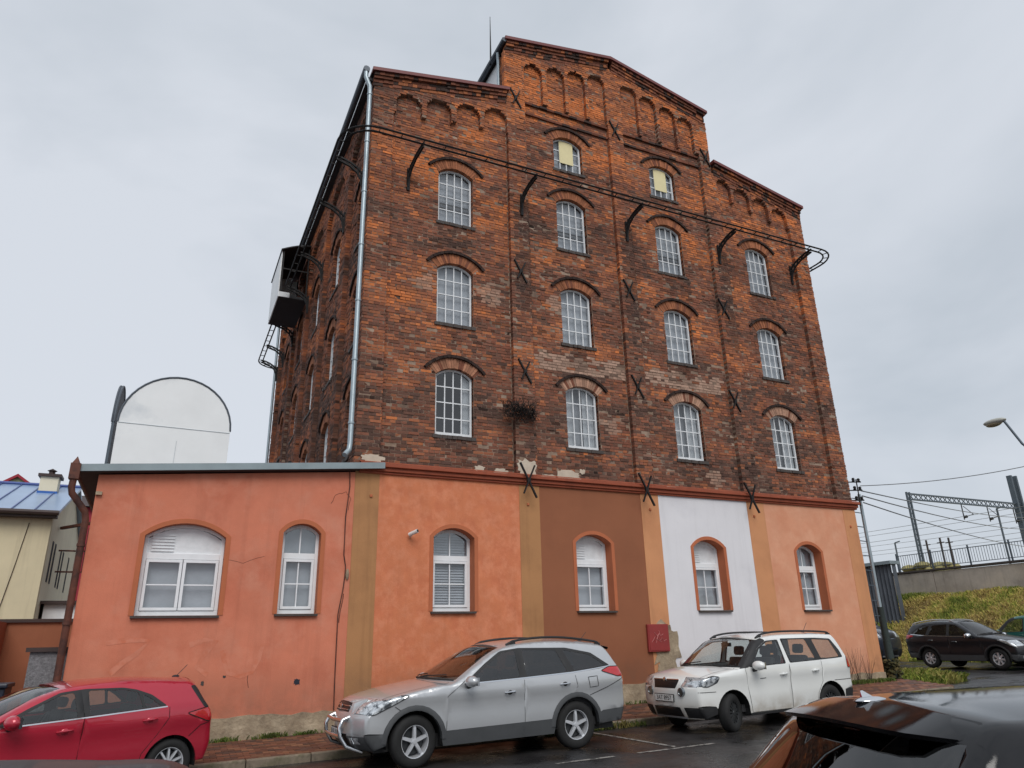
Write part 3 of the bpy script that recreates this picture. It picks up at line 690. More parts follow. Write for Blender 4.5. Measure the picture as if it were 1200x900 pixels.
def pvc_window(o, parent, lights, vent=False, blind=None, depth=.30, top_bar=True, panel_top=False):
    x0, x1, zb, zs, zt = o; Y = YW+depth; cx, cz, r, t0 = circ(x0, x1, zs, zt)
    fn = lambda u, v, d: (u, Y-d, v); fr = MB(); t = .065
    at = lambda x, e=0: cz+math.sqrt(max(0, (r-e)**2-(x-cx)**2))
    ztr = zs-.12 if zt-zs > .2 else zs-.18
    ztr = zb+(zt-zb)*.645
    fr.prism([(x0, zb), (x1, zb), (x1, zb+t+.02), (x0, zb+t+.02)], .04, -.03, fn)
    for a, b in ((x0, x0+t), (x1-t, x1)):
        fr.prism([(a, zb+t+.02), (b, zb+t+.02), (b, at(b if b < cx else b-.02)), (a, at(a if a > cx else a+.02))], .04, -.03, fn)
    ap = arch_pts(x0, x1, zs, zt, 14); ai = arch_pts(x0+t*.6, x1-t*.6, zs-.03, zt-t, 14)
    for i in range(14): fr.prism([ap[i], ap[i+1], ai[i+1], ai[i]], .042, -.03, fn)
    fr.prism([(x0+t, ztr-.06), (x1-t, ztr-.06), (x1-t, ztr+.05), (x0+t, ztr+.05)], .045, -.03, fn)
    win = obj('window', fr, M['white_frame'], parent, bevel=.006)
    # casements
    n = lights; cw = (x1-x0-2*t)/n
    for k in range(n):
        a, b = x0+t+k*cw+.006, x0+t+(k+1)*cw-.006; c, d = zb+t+.026, ztr-.066; s = .052
        q = MB()
        for P_ in ([(a, c), (b, c), (b, c+s), (a, c+s)], [(a, d-s), (b, d-s), (b, d), (a, d)], [(a, c+s), (a+s, c+s), (a+s, d-s), (a, d-s)], [(b-s, c+s), (b, c+s), (b, d-s), (b-s, d-s)]): q.prism(P_, .060, -.02, fn)
        zm = (c+d)/2
        q.prism([(a+s, zm-.012), (b-s, zm-.012), (b-s, zm+.012), (a+s, zm+.012)], .03, .0, fn)
        xm = (a+b)/2
        if n == 1: q.prism([(xm-.012, c+s), (xm+.012, c+s), (xm+.012, d-s), (xm-.012, d-s)], .029, .001, fn)
        obj('casement', q, M['white_frame'], win, bevel=.004)
        for (pa, pb) in (((a+s, xm), (xm, b-s)) if n == 1 else ((a+s, b-s),)):
            for (pc, pd) in ((c+s, zm), (zm, d-s)):
                g = MB(); g.add([fn(pa, pc, .012+random.gauss(0, .002)), fn(pb, pc, .012), fn(pb, pd, .012+random.gauss(0, .002)), fn(pa, pd, .012)], [(0, 1, 2, 3)]); obj('pane', g, M['pane'], win)
    # arched top light
    poly = [(x0+t, ztr+.05), (x1-t, ztr+.05)] + [(x1-t+(x0-x1+2*t)*i/10, min(at(x1-t+(x0-x1+2*t)*i/10, t), 99)) for i in range(11)]
    g = MB(); g.prism(poly, .012, .006, fn)
    if panel_top:
        obj('top_panel', g, M['old_white'], win)
    else: obj('pane', g, M['pane'], win)
    if vent:
        vx0, vz0 = (x0+t+.06, ztr+.08); vw, vh = (.38 if x1-x0 > 1.1 else .27), min(.34, zt-ztr-.19); q = MB()
        q.prism([(vx0, vz0), (vx0+vw, vz0), (vx0+vw, vz0+vh), (vx0, vz0+vh)], .022, .0, fn)
        for i in range(6): q.prism([(vx0, vz0+vh*i/6), (vx0+vw, vz0+vh*i/6), (vx0+vw, vz0+vh*i/6+.012), (vx0, vz0+vh*i/6+.012)], .040, .022, fn)
        obj('vent_grille', q, M['old_white'], win)
    elif not panel_top:
        q = MB(); q.prism([(cx-.012, ztr+.05), (cx+.012, ztr+.05), (cx+.012, at(cx, t)), (cx-.012, at(cx, t))], .02, .0, fn); obj('glazing_bar', q, M['white_frame'], win)
    # what stands behind the glass
    if blind == 'slats':
        q = MB(); z = zb+t
        while z < zt-.05:
            q.add([fn(x0, z, -.05), fn(x1, z, -.05), fn(x1, z+.050, -.078), fn(x0, z+.050, -.078)], [(0, 1, 2, 3)]); z += .056
        obj('slat_blind', q, M['blind'], win, fix=False)
    q = MB(); q.prism([(x0-.05, zb-.05), (x1+.05, zb-.05), (x1+.05, zt+.05), (x0-.05, zt+.05)], -.10 if blind != 'room' else -.6, -.12 if blind != 'room' else -.62, fn)
    obj('blind' if blind != 'room' else 'room', q, M['blind'] if blind != 'room' else M['room_dark'], win)
    if blind == 'room':
        q = MB(); 
        for u in (x0-.02, x1+.02): q.add([fn(u, zb, -.04), fn(u, zt, -.04), fn(u, zt, -.6), fn(u, zb, -.6)], [(0, 1, 2, 3)])
        obj('room_side', q, M['room_dark'], win, fix=False)
    return win
CELLAR = (5.02, 5.96, .38, .95, 1.16)
for x0, x1, m, pr, ops in GF:
    o5 = [(a, b, GSILL, GSPR, GTOP) for a, b in ops]
    if m == 'plaster_brown': o5.append(CELLAR)
    zb = .52 if m != 'plaster_brown' else .36
    plaster('plaster_panel', x0, x1, zb, 5.20, 5.20, M[m], pr, o5, tower)
for i, (a, b) in enumerate(((1.50, 2.44), (5.00, 5.97), (8.43, 9.40), (11.94, 12.85))):
    o = (a, b, GSILL, GSPR, GTOP); reveal(o, tower, M['trim_orange']); pvc_window(o, tower, 1, vent=i in (1, 2), panel_top=i in (1, 2), blind='slats' if i == 0 else None)
reveal(CELLAR, tower, M['trim_orange'], .45)
q = MB(); q.box(4.9, 6.1, YW+.45, YW+.5, .3, 1.3); obj('cellar_dark_sheet', q, M['room_dark'], tower)  # dark sheet standing in for the cellar's inside
# ground-floor body behind the plaster, end wall at the right
q = MB(); q.box(14.44, 14.498, -.2, 15.3, .1, 5.2); obj('end_wall', q, M['plaster_peach'], tower)
# cornice: three stepped mouldings
for (z0, z1, p) in ((5.165, 5.215, .05), (5.215, 5.30, .09), (5.30, 5.375, .15)):
    q = MB(); q.box(-.18, 14.55+p*.5, YW-p, YW+.2, z0, z1); obj('cornice', q, M['cornice_red'], tower, bevel=.012)
q = MB(); q.add([(-.18, YW-.15, 5.377), (14.6, YW-.15, 5.377), (14.6, YW+.0, 5.44), (-.18, YW+.0, 5.44)], [(0, 1, 2, 3)]); obj('cornice_slope', q, M['cornice_red'], tower, fix=False)
# broken plaster left on the brickwork above the cornice
def patch(cx, cz, w_, h_, y, parent, m, seed=0, name='plaster_patch', th=.012, n=26):
    rnd = random.Random(seed); pts = []
    for k in range(n):
        a = 2*math.pi*k/n; q_ = 1+rnd.uniform(-.28, .18); pts.append((cx+w_/2*q_*math.copysign(abs(math.cos(a))**.7, math.cos(a)), cz+h_/2*q_*math.copysign(abs(math.sin(a))**.7, math.sin(a))))
    mb = MB(); fn = lambda u, v: (u, y-th, v); fill(pts, [], fn, mb)
    mb.add([(u, y-th, v) for u, v in pts]+[(u, y+.02, v) for u, v in pts], [(i, i+n, (i+1) % n+n, (i+1) % n) for i in range(n)])
    return obj(name, mb, m, parent, fix=False)
patch(3.80, 5.58, .52, .42, -.265, tower, M['patch_plaster'], 3)
for (a, b, c, d, s_) in ((2.62, 5.50, .26, .13, 1), (3.15, 5.47, .34, .14, 2), (4.95, 5.52, .75, .22, 4), (4.45, 5.44, .5, .10, 8), (5.35, 5.63, .16, .12, 5), (.1, 5.5, .5, .16, 6), (8.0, 5.42, .35, .08, 7), (12.9, 5.42, .2, .09, 9)):
    patch(a, b, c, d, -.15 if a > .3 else -.268, tower, M['patch_plaster'], s_)
# plinth pieces
def plinth(x0, x1, zt, parent, p=.035):
    mb = MB(); n = max(2, int((x1-x0)/.18)); top = [(x0+(x1-x0)*i/n, zt+random.gauss(0, .012)) for i in range(n+1)]
    for i in range(n):
        (xa, za), (xb, zb_) = top[i], top[i+1]; pa, pb = p, p
        mb.add([(xa, YW-pa, pave(xa)-.35), (xb, YW-pb, pave(xb)-.35), (xb, YW-pb, zb_), (xa, YW-pa, za), (xb, YW+.05, zb_), (xa, YW+.05, za)], [(0, 1, 2, 3), (3, 2, 4, 5)])
    for k, xx in ((0, x0), (n, x1)): mb.add([(xx, YW-p, pave(xx)-.35), (xx, YW+.05, pave(xx)-.35), (xx, YW+.05, top[k][1]), (xx, YW-p, top[k][1])], [(0, 1, 2, 3)])
    obj('plinth', mb, M['cement'], parent, fix=False)
plinth(-.25, 5.0, .62, tower); plinth(5.98, 6.93, .78, tower); plinth(6.93, 7.47, .92, tower, .03); plinth(7.47, 14.52, .74, tower)
patch(7.32, 1.55, .74, 1.15, YW-.008, tower, M['cement'], 12, 'bare_patch')
patch(7.20, 1.0, .42, .5, YW-.0085, tower, M['cement'], 13, 'bare_patch', .016)
# red meter box with pale scribble, camera, wall fixings
mbx = MB(); mbx.box(6.78, 7.37, YW-.08, YW-.015, 1.45, 2.06); rb = obj('meter_box', mbx, M['red_box'], tower, bevel=.008)
mbx = MB(); mbx.box(6.81, 7.34, YW-.088, YW-.081, 1.48, 2.03); obj('meter_door', mbx, M['red_box'], rb)
sb = MB(); y = YW-.093
for pts in ([(6.9, 1.70), (6.96, 1.78), (7.0, 1.72), (7.05, 1.82), (7.1, 1.70), (7.16, 1.76), (7.2, 1.68), (7.28, 1.72)], [(6.95, 1.88), (7.02, 1.80), (7.1, 1.86), (7.0, 1.74), (7.14, 1.66)], [(6.86, 1.66), (6.93, 1.74), (6.97, 1.64), (7.04, 1.78)], [(7.08, 1.92), (7.12, 1.80), (7.2, 1.84)]):
    sb.tube([(a, y, b) for a, b in pts], .006, 4)
obj('scribble', sb, M['scribble'], rb)
cm = MB(); cm.tube([(.98, YW, 3.88), (.98, YW-.10, 3.90)], .022, 8); sc_ = obj('security_camera', cm, M['camera_white'], tower)
cm = MB(); cm.tube([(.94, YW-.07, 3.91), (1.06, YW-.24, 3.97)], .042, 10); obj('camera_body', cm, M['camera_white'], sc_, smooth=True)
cm = MB(); cm.tube([(1.061, YW-.242, 3.9705), (1.066, YW-.249, 3.973)], .030, 10); obj('camera_lens', cm, M['room_dark'], sc_)
for u_, v_ in ((435, 581), (619, 591), (762, 597), (884, 605), (997, 617)):
    p = onY(u_, v_, YW-.02); q = MB(); q.box(p.x-.028, p.x+.028, YW-.035, YW-.004, p.z-.03, p.z+.03); obj('wall_fixing', q, M['trim_orange'], tower, bevel=.01)

# ================================================================ annex
annex = thing('annex', 'low orange plastered annex with grey roof edge and two arched windows', 'building', (-2.6, 0, road(-2.6)))
def fas(x): return 4.90+(x+5.23)*(5.385-4.90)/(5.56)      # top edge of the sloping roof fascia
A1 = (-4.02, -2.64, 2.32, 3.72, 3.96); A2 = (-1.60, -.87, 2.34, 3.86, 4.05)
plaster('wall', -4.92, -.25, .30, fas(-4.92)-.16, fas(-.25)-.16, M['plaster_annex'], 0, [A1, A2], annex)
for o, l_ in ((A1, 2), (A2, 1)): reveal(o, annex, M['trim_orange'], .30 if l_ == 2 else .30); pvc_window(o, annex, l_, vent=(l_ == 2), panel_top=(l_ == 2), depth=.22 if l_ == 2 else .24)
q = MB(); q.add([(-4.92, YW, .0), (-4.92, 9, .0), (-4.92, 9, 4.7), (-4.92, YW, 4.72)], [(0, 1, 2, 3)]); q.box(-4.91, -.2, 8.9, 9, 0, 4.7); obj('side_wall', q, M['plaster_annex'], annex, fix=False)
q = MB(); xs_ = (-5.23, .33)
q.add([(x, y, fas(x)+d) for y in (YW-.20, YW-.17) for x, d in ((xs_[0], -.13), (xs_[1], -.13), (xs_[1], 0), (xs_[0], 0))], [(0, 1, 2, 3), (7, 6, 5, 4), (0, 4, 5, 1), (1, 5, 6, 2), (2, 6, 7, 3), (3, 7, 4, 0)])
obj('fascia', q, M['flashing_grey'], annex)
q = MB(); q.add([(x, y, fas(min(x, .33))+d) for y in (YW-.17, 9.1) for x, d in ((xs_[0], -.14), (-.19, -.14), (-.19, -.004), (xs_[0], -.004))], [(0, 1, 2, 3), (7, 6, 5, 4), (0, 4, 5, 1), (1, 5, 6, 2), (2, 6, 7, 3), (3, 7, 4, 0)])
obj('roof', q, M['roof_dark'], annex)
plinth(-4.92, -.25, .60, annex)
# brown gutter and downpipe at the left end
q = MB(); q.tube([(-5.27, -.42, 4.84), (-5.27, 8.5, 4.84)], .07, 8); g = obj('gutter', q, M['rust'], annex, smooth=True)
q = MB(); q.box(-5.36, -5.20, -.52, -.36, 4.62, 4.90); q.lathe([(.0, .14), (.09, 0)], 4, Matrix.Translation((-5.28, -.44, 4.90)) @ Matrix.Rotation(R(45), 4, 'Z')); obj('rainwater_head', q, M['rust'], annex)
q = MB(); q.tube([(-5.28, -.44, 4.66), (-5.29, -.44, 4.48), (-5.27, -.42, 4.38), (-5.03, -.33, 4.08), (-5.0, -.31, 3.95), (-5.0, -.31, road(-5)-.02)], .058, 10)
for z in (3.5, 2.2, 1.1): q.tube([(-5.0, -.31, z-.025), (-5.0, -.31, z+.025)], .070, 10)
obj('downpipe', q, M['rust'], annex, smooth=True)
q = MB(); p = onY(116, 578, YW-.03); q.box(p.x-.05, p.x+.05, YW-.06, YW-.0, p.z-.03, p.z+.03); obj('wall_fixing', q, M['cement'], annex)
# cable running down the joint between annex and pilaster
pts = [onY(u_, v_, YW-.02) for u_, v_ in ((410, 548), (410, 570), (405, 606), (403, 650), (405, 664), (404, 676), (402, 690), (396, 720), (394, 760), (392, 800), (391, 832))]
q = MB(); q.tube([tuple(p) for p in pts], .011, 6); cb_ = obj('wall_cable', q, M['rust'], annex)
q = MB(); p = onY(407, 673, YW-.03); q.ball((p.x, p.y, p.z), .035, .03, .11, 8, 6); obj('cable_joint', q, M['cement'], cb_)
# faded patches of painted-over graffiti and chips
for u_, v_, w_, h_, s_ in ((348, 799, .12, .11, 31),): p = onY(u_, v_, YW); patch(p.x, p.z, w_, h_, YW, annex, M['bin_blue'], s_, 'chip', .004)
for u_, v_, w_, h_, s_ in ((263, 793, .06, .04, 32), (237, 801, .05, .08, 33)): p = onY(u_, v_, YW); patch(p.x, p.z, w_, h_, YW, annex, M['sill_dark'], s_, 'chip', .004)
M['plaster_faded'] = mat('plaster_faded', S(206, 130, 104, PF), .85, var=.12, vscale=3, second=S(199, 114, 84, PF), sfac=(.42, .62), sscale=5)
for st in ([(124, 754), (150, 750), (175, 751), (160, 766), (142, 778), (128, 790)], [(222, 756), (240, 750), (253, 751), (238, 768), (230, 782), (243, 791)], [(261, 762), (263, 776), (268, 789), (281, 793), (295, 788), (303, 772), (308, 755)]):
    P3 = [onY(u_, v_, YW) for u_, v_ in st]; q = MB(); n = len(P3); V_ = []
    for i, p in enumerate(P3):
        d = (P3[min(i+1, n-1)]-P3[max(i-1, 0)]); d = Vector((d.x, 0, d.z)).normalized(); nn_ = Vector((-d.z, 0, d.x))*random.uniform(.03, .05); V_ += [(p.x-nn_.x, YW-.003, p.z-nn_.z), (p.x+nn_.x, YW-.003, p.z+nn_.z)]
    q.add(V_, [(2*i, 2*i+2, 2*i+3, 2*i+1) for i in range(n-1)]); obj('faded_graffiti', q, M['plaster_faded'], annex, fix=False)
def crack(pix, parent, r=.0045):
    q = MB(); P3 = []
    for (a, b), (c_, d) in zip(pix[:-1], pix[1:]):
        for t in (0, .33, .66): P3.append(onY(a+(c_-a)*t+random.gauss(0, .5), b+(d-b)*t+random.gauss(0, .5), YW-.001))
    P3.append(onY(*pix[-1], YW-.001)); q.tube([tuple(p) for p in P3], r, 4); obj('crack', q, M['rust'], parent)
crack([(388, 590), (394, 580), (405, 577), (411, 585), (408, 598)], annex); crack([(290, 792), (291, 806)], annex); crack([(262, 655), (285, 660), (310, 652)], annex, .003)
crack([(403, 696), (399, 715), (397, 730)], annex, .008)
# ---------------------------------------------------------------- arched boards on the annex roof
YS = 1.2
def board(name, fn, w0, w1, zb, zs, label, th=.06, pm=None):
    pm = pm or M['white_board']
    r = (w1-w0)/2; prof = [(w0, zb)]+[((w0+w1)/2-r*math.cos(a), zs+r*math.sin(a)) for a in np.linspace(0, math.pi, 22)]+[(w1, zb)]
    t_ = thing(name, label, 'sign board', tuple(fn((w0+w1)/2, zb, 0)))
    q = MB(); q.prism(prof, -th/2, th/2, fn); obj('panel', q, pm, t_)
    q = MB(); q.tube([fn(a, b, th/2) for a, b in prof[1:-1]], .022, 6); q.tube([fn(a, b, -th/2) for a, b in prof[1:-1]], .022, 6); obj('rim', q, M['sheet_grey'], t_)
    q = MB(); q.bar(fn(w0+.01, zs-.02, th/2+.004), fn(w1-.01, zs-.05, th/2+.004), .014, .004); q.bar(fn((w0+w1)/2+.05, zb, th/2+.004), fn((w0+w1)/2+.06, zs-.32, th/2+.004), .012, .004); obj('panel_joint', q, M['zinc'], t_)
    q = MB()
    for u in (w0+.15, w1-.15): q.bar(fn(u, zb-.55, -.02), fn(u, zb+.1, -.06), .05)
    obj('post', q, M['iron'], t_)
    return t_
pL = onY(129, 545, YS); pR = onY(265, 545, YS); pT = onY(200, 442, YS); r_ = (pR.x-pL.x)/2
board('roof_sign', lambda u, z, d: (u, YS-d, z), pL.x, pR.x, 5.22, pT.z-r_, 'blank white round-topped sign board facing the street on the annex roof')
board('roof_sign', lambda u, z, d: (pL.x-.10-d, u, z), YS+.25, YS+.25+2*r_, 5.22, pT.z-r_+.05, 'round-topped sign board seen edge-on beside the blank white one', .05, M['steel_grey'])

# ================================================================ pavement, kerb, road markings
KY = -1.92
pv = MB(); xs_ = np.linspace(-3.1, 15.2, 30)
pv.add([(x, y, z) for x in xs_ for y, z in ((KY+.13, road(x)+.095), (YW, pave(x)-.022))], [(2*i, 2*i+2, 2*i+3, 2*i+1) for i in range(len(xs_)-1)])
pavement = structure(obj('pavement', pv, M['paver_bed'], fix=False))
pcs = []; y = KY+.135; row = 0
pcol = [np.array(S(*c)) for c in ((108, 68, 50), (122, 78, 56), (98, 64, 50), (84, 60, 50), (126, 88, 64))]
while y < YW-.1:
    x = -3.1+.1*(row % 2)
    while x < 15:
        pcs.append((x+.003, x+.197, y+.003, y+.097, pcol[random.randrange(5)]*random.uniform(.7, 1.15), random.gauss(0, .0025))); x += .2
    y += .1; row += 1
def pz(x, y): t = (y-KY-.13)/(YW-KY-.13); return road(x)+.12+.12*t
def pscore(p):
    c = Vector(((p[0]+p[1])/2, p[2], pz(p[0], p[2]))); d = (c-CAM)
    vis = (-3.4 < c.x < .2) or (4.1 < c.x < 5.6)
    return (10 if vis else 0) - d.length*.01
pcs.sort(key=pscore, reverse=True)
pu = MB(); pu.box(-.5, .5, -.5, .5, -1, 0); pum = pu.mesh('paver_shape'); pum.materials.append(M['paver_piece'])
for p in pcs[:300]:
    o = bpy.data.objects.new('paving_block', pum); col.objects.link(o); x, y = (p[0]+p[1])/2, (p[2]+p[3])/2
    o.location = (x, y, pz(x, y)+p[5]); o.scale = (p[1]-p[0], p[3]-p[2], .05); o.color = (*p[4], 1); o.rotation_euler = (R(4.2)+random.gauss(0, .012), R(-1.09)+random.gauss(0, .012), 0); o.parent = pavement
pm_ = MB()
for p in pcs[300:]:
    a, b, c, d, cl, e = p; T = [(a, c), (b, c), (b, d), (a, d)]
    pm_.add([(x, y, pz(x, y)+e) for x, y in T]+[(x, y, pz(x, y)-.05) for x, y in T], [(0, 1, 2, 3), (0, 4, 5, 1), (1, 5, 6, 2), (2, 6, 7, 3), (3, 7, 4, 0)], cl)
o = obj('paving', pm_, M['paver'], pavement, fix=False); o['kind'] = 'stuff'
ks = MB(); ks.box(-.495, .495, -.065, .065, -.25, 0); km = ks.mesh('kerb_shape'); km.materials.append(M['kerb'])
kb = MB(); kb.box(-3, 15, KY-.01, KY+.10, -.5, -.3); 
kerb = structure(obj('kerb', kb, M['kerb']))
for i in range(18):
    o = bpy.data.objects.new('kerb_stone', km); col.objects.link(o); x = -2.6+i
    o.location = (x, KY+.06, road(x)+.125+random.gauss(0, .004)); o.rotation_euler = (random.gauss(0, .01), R(-1.09), random.gauss(0, .004)); o.parent = kerb
    bv = o.modifiers.new('bevel', 'BEVEL'); bv.width = .02; bv.segments = 2
def line(x0, y0, x1, y1, w_=.09):
    a, b = Vector((x0, y0)), Vector((x1, y1)); d = (b-a).normalized(); n = Vector((-d.y, d.x))*w_/2
    return [(p.x, p.y, road(p.x)+.005) for p in (a-n, b-n, b+n, a+n)]
mk = MB()
for seg in ((4.05, -2.05, 4.16, -4.55), (3.35, -4.66, 4.85, -4.66), (-2.1, -2.05, -2.0, -4.55), (-2.7, -4.66, -1.2, -4.66), (1.9, -4.68, 2.9, -4.68), (10.0, -2.05, 10.1, -4.55), (9.3, -4.66, 10.8, -4.66)):
    mk.add(line(*seg), [(0, 1, 2, 3)])
structure(obj('road_marking', mk, M['paint_line'], fix=False))
# ================================================================ vehicles
def paint(name, c, metal=.0, rough=.32, coat=1.0, var=.03, droplets=0, dirt=None):
    return mat(name, c, rough, metal, var=var, vscale=3, coat=coat, bump=droplets, bscale=160, bdist=.002)
M['tyre'] = mat('tyre', (.012, .012, .012), .8, var=.3, vscale=20)
M['alloy'] = mat('alloy', S(206, 208, 212), .32, .45, var=.05)
M['steel_wheel'] = mat('steel_wheel', S(58, 60, 62), .5, .4, var=.15)
M['chrome'] = mat('chrome', S(215, 217, 220), .12, 1.0, var=0)
M['black_plastic'] = mat('black_plastic', (.016, .016, .017), .6, var=.2, vscale=10)
M['grey_plastic'] = mat('grey_plastic', S(70, 72, 74), .6, var=.12, vscale=6)
M['interior'] = mat('interior', (.03, .03, .032), .8, var=.2)
M['car_glass'] = glass_mat('car_glass', (.60, .66, .64), boost=1.7)
M['car_glass_dark'] = glass_mat('car_glass_dark', (.10, .11, .115), boost=2.0)
M['lamp_clear'] = mat('lamp_clear', S(196, 201, 205), .08, .5, var=.3, vscale=14, coat=1, second=(S(84, 90, 96), S(226, 230, 232)), sfac=(.5, .58), sscale=9)
M['lamp_bowl'] = mat('lamp_bowl', S(120, 126, 130), .15, .8, var=.2, vscale=30, coat=1)
M['lamp_red'] = mat('lamp_red', (.50, .012, .018), .2, var=.12, vscale=18, coat=1)
M['lamp_amber'] = mat('lamp_amber', S(210, 120, 40), .25, var=.1, coat=1)
M['plate_white'] = mat('plate_white', S(214, 216, 214), .5, var=.05)
M['plate_text'] = mat('plate_text', (.02, .02, .02), .6, var=0)
M['gap'] = mat('gap', (.006, .006, .006), .8, var=0)
M['grille_black'] = mat('grille_black', (.010, .010, .011), .4, var=.3, vscale=60)

def catmull(P, per=6):
    P = np.array(P, float); n = len(P); out_ = []; us = []
    for i in range(n-1):
        p0 = P[max(i-1, 0)]; p1 = P[i]; p2 = P[i+1]; p3 = P[min(i+2, n-1)]
        for k in range(per):
            t = k/per; out_.append(.5*((2*p1)+(p2-p0)*t+(2*p0-5*p1+4*p2-p3)*t*t+(3*p1-p0-3*p2+p3)*t**3)); us.append(i+t)
    out_.append(P[-1]); us.append(n-1.0)
    return np.array(out_), np.array(us)
class Car:
    def __init__(s, spec):
        s.__dict__.update(spec)
        s.curve, s.us = catmull(s.out, 6)               # x, z, dx, dz along the edge where side meets top
        s.edge = s.curve[:, :2]
        s.fr = getattr(s, 'fillet', .07)
    def W0(s, x, z):
        x = np.asarray(x, float); z = np.asarray(z, float); w_ = np.full(np.broadcast(x, z).shape, s.W)
        fl, fa = s.ftaper; rl, ra = s.rtaper
        w_ = w_-fa*np.clip((fl-x)/fl, 0, 1.2)**2.2-ra*np.clip((x-(s.L-rl))/rl, 0, 1.2)**2.2
        up_ = np.clip((z-s.belt)/(s.roof-s.belt), 0, 1.2); lo = np.clip((s.belt-z)/(s.belt-.2), 0, 1.2)
        w_ = w_-s.tumble*up_**1.1-.06*lo**2.6+.014*np.exp(-((z-(s.belt-.13))/.06)**2)-.012*np.exp(-((z-(s.belt-.34))/.14)**2)
        return w_
    def Wf(s, P):
        P = np.asarray(P, float); w_ = s.W0(P[:, 0], P[:, 1])
        A = s.edge[:-1]; B = s.edge[1:]; AB = B-A; L2 = (AB**2).sum(1)+1e-12
        AP = P[:, None, :]-A[None]; t = np.clip((AP*AB[None]).sum(2)/L2, 0, 1); d = np.sqrt(((AP-t[..., None]*AB[None])**2).sum(2)).min(1)
        q = np.clip(1-d/s.fr, 0, 1); return w_-s.fr*.62*(1-np.sqrt(np.maximum(0, 1-q*q)))
    def side_pt(s, P, off=0, sgn=-1):
        w_ = s.Wf(P)+off; return [(p[0], sgn*y, p[1]) for p, y in zip(P, w_)]
    def strip_pt(s, u, v, off=0):
        c = np.array([np.interp(u, s.us, s.curve[:, k]) for k in range(4)]).T
        wv = s.W0(c[:, 0], c[:, 1])-s.fr*.62; b = 1-np.abs(v)**2.3
        # outward direction, roughly
        P = np.stack([c[:, 0]+c[:, 2]*b, v*wv, c[:, 1]+c[:, 3]*b], 1)
        if off:
            e = .02; c2 = np.array([np.interp(u+e, s.us, s.curve[:, k]) for k in range(4)]).T; c1 = np.array([np.interp(u-e, s.us, s.curve[:, k]) for k in range(4)]).T
            T = (c2[:, :2]+c2[:, 2:]*b[:, None])-(c1[:, :2]+c1[:, 2:]*b[:, None]); n = np.stack([-T[:, 1], T[:, 0]], 1); n /= np.linalg.norm(n, axis=1)[:, None]+1e-9
            P[:, 0] += n[:, 0]*off; P[:, 2] += n[:, 1]*off
        return [tuple(p) for p in P]
def submesh(pts, tris, keep, flip=False):
    t = tris[keep]; ids, inv = np.unique(t, return_inverse=True); inv = inv.reshape(t.shape)
    return [pts[i] for i in ids], [tuple(int(i) for i in (r[::-1] if flip else r)) for r in inv]
def rounded(poly, r=.03, n=3):
    P = [Vector(p) for p in poly]; out_ = []
    for i, p in enumerate(P):
        a = P[i-1]; b = P[(i+1) % len(P)]; da = (a-p); db = (b-p); q = min(r, da.length*.4, db.length*.4); da.normalize(); db.normalize()
        p0, p1 = p+da*q, p+db*q
        for k in range(n+1):
            t = k/n; out_.append(tuple((1-t)**2*p0+2*t*(1-t)*p+t*t*p1))
    return out_
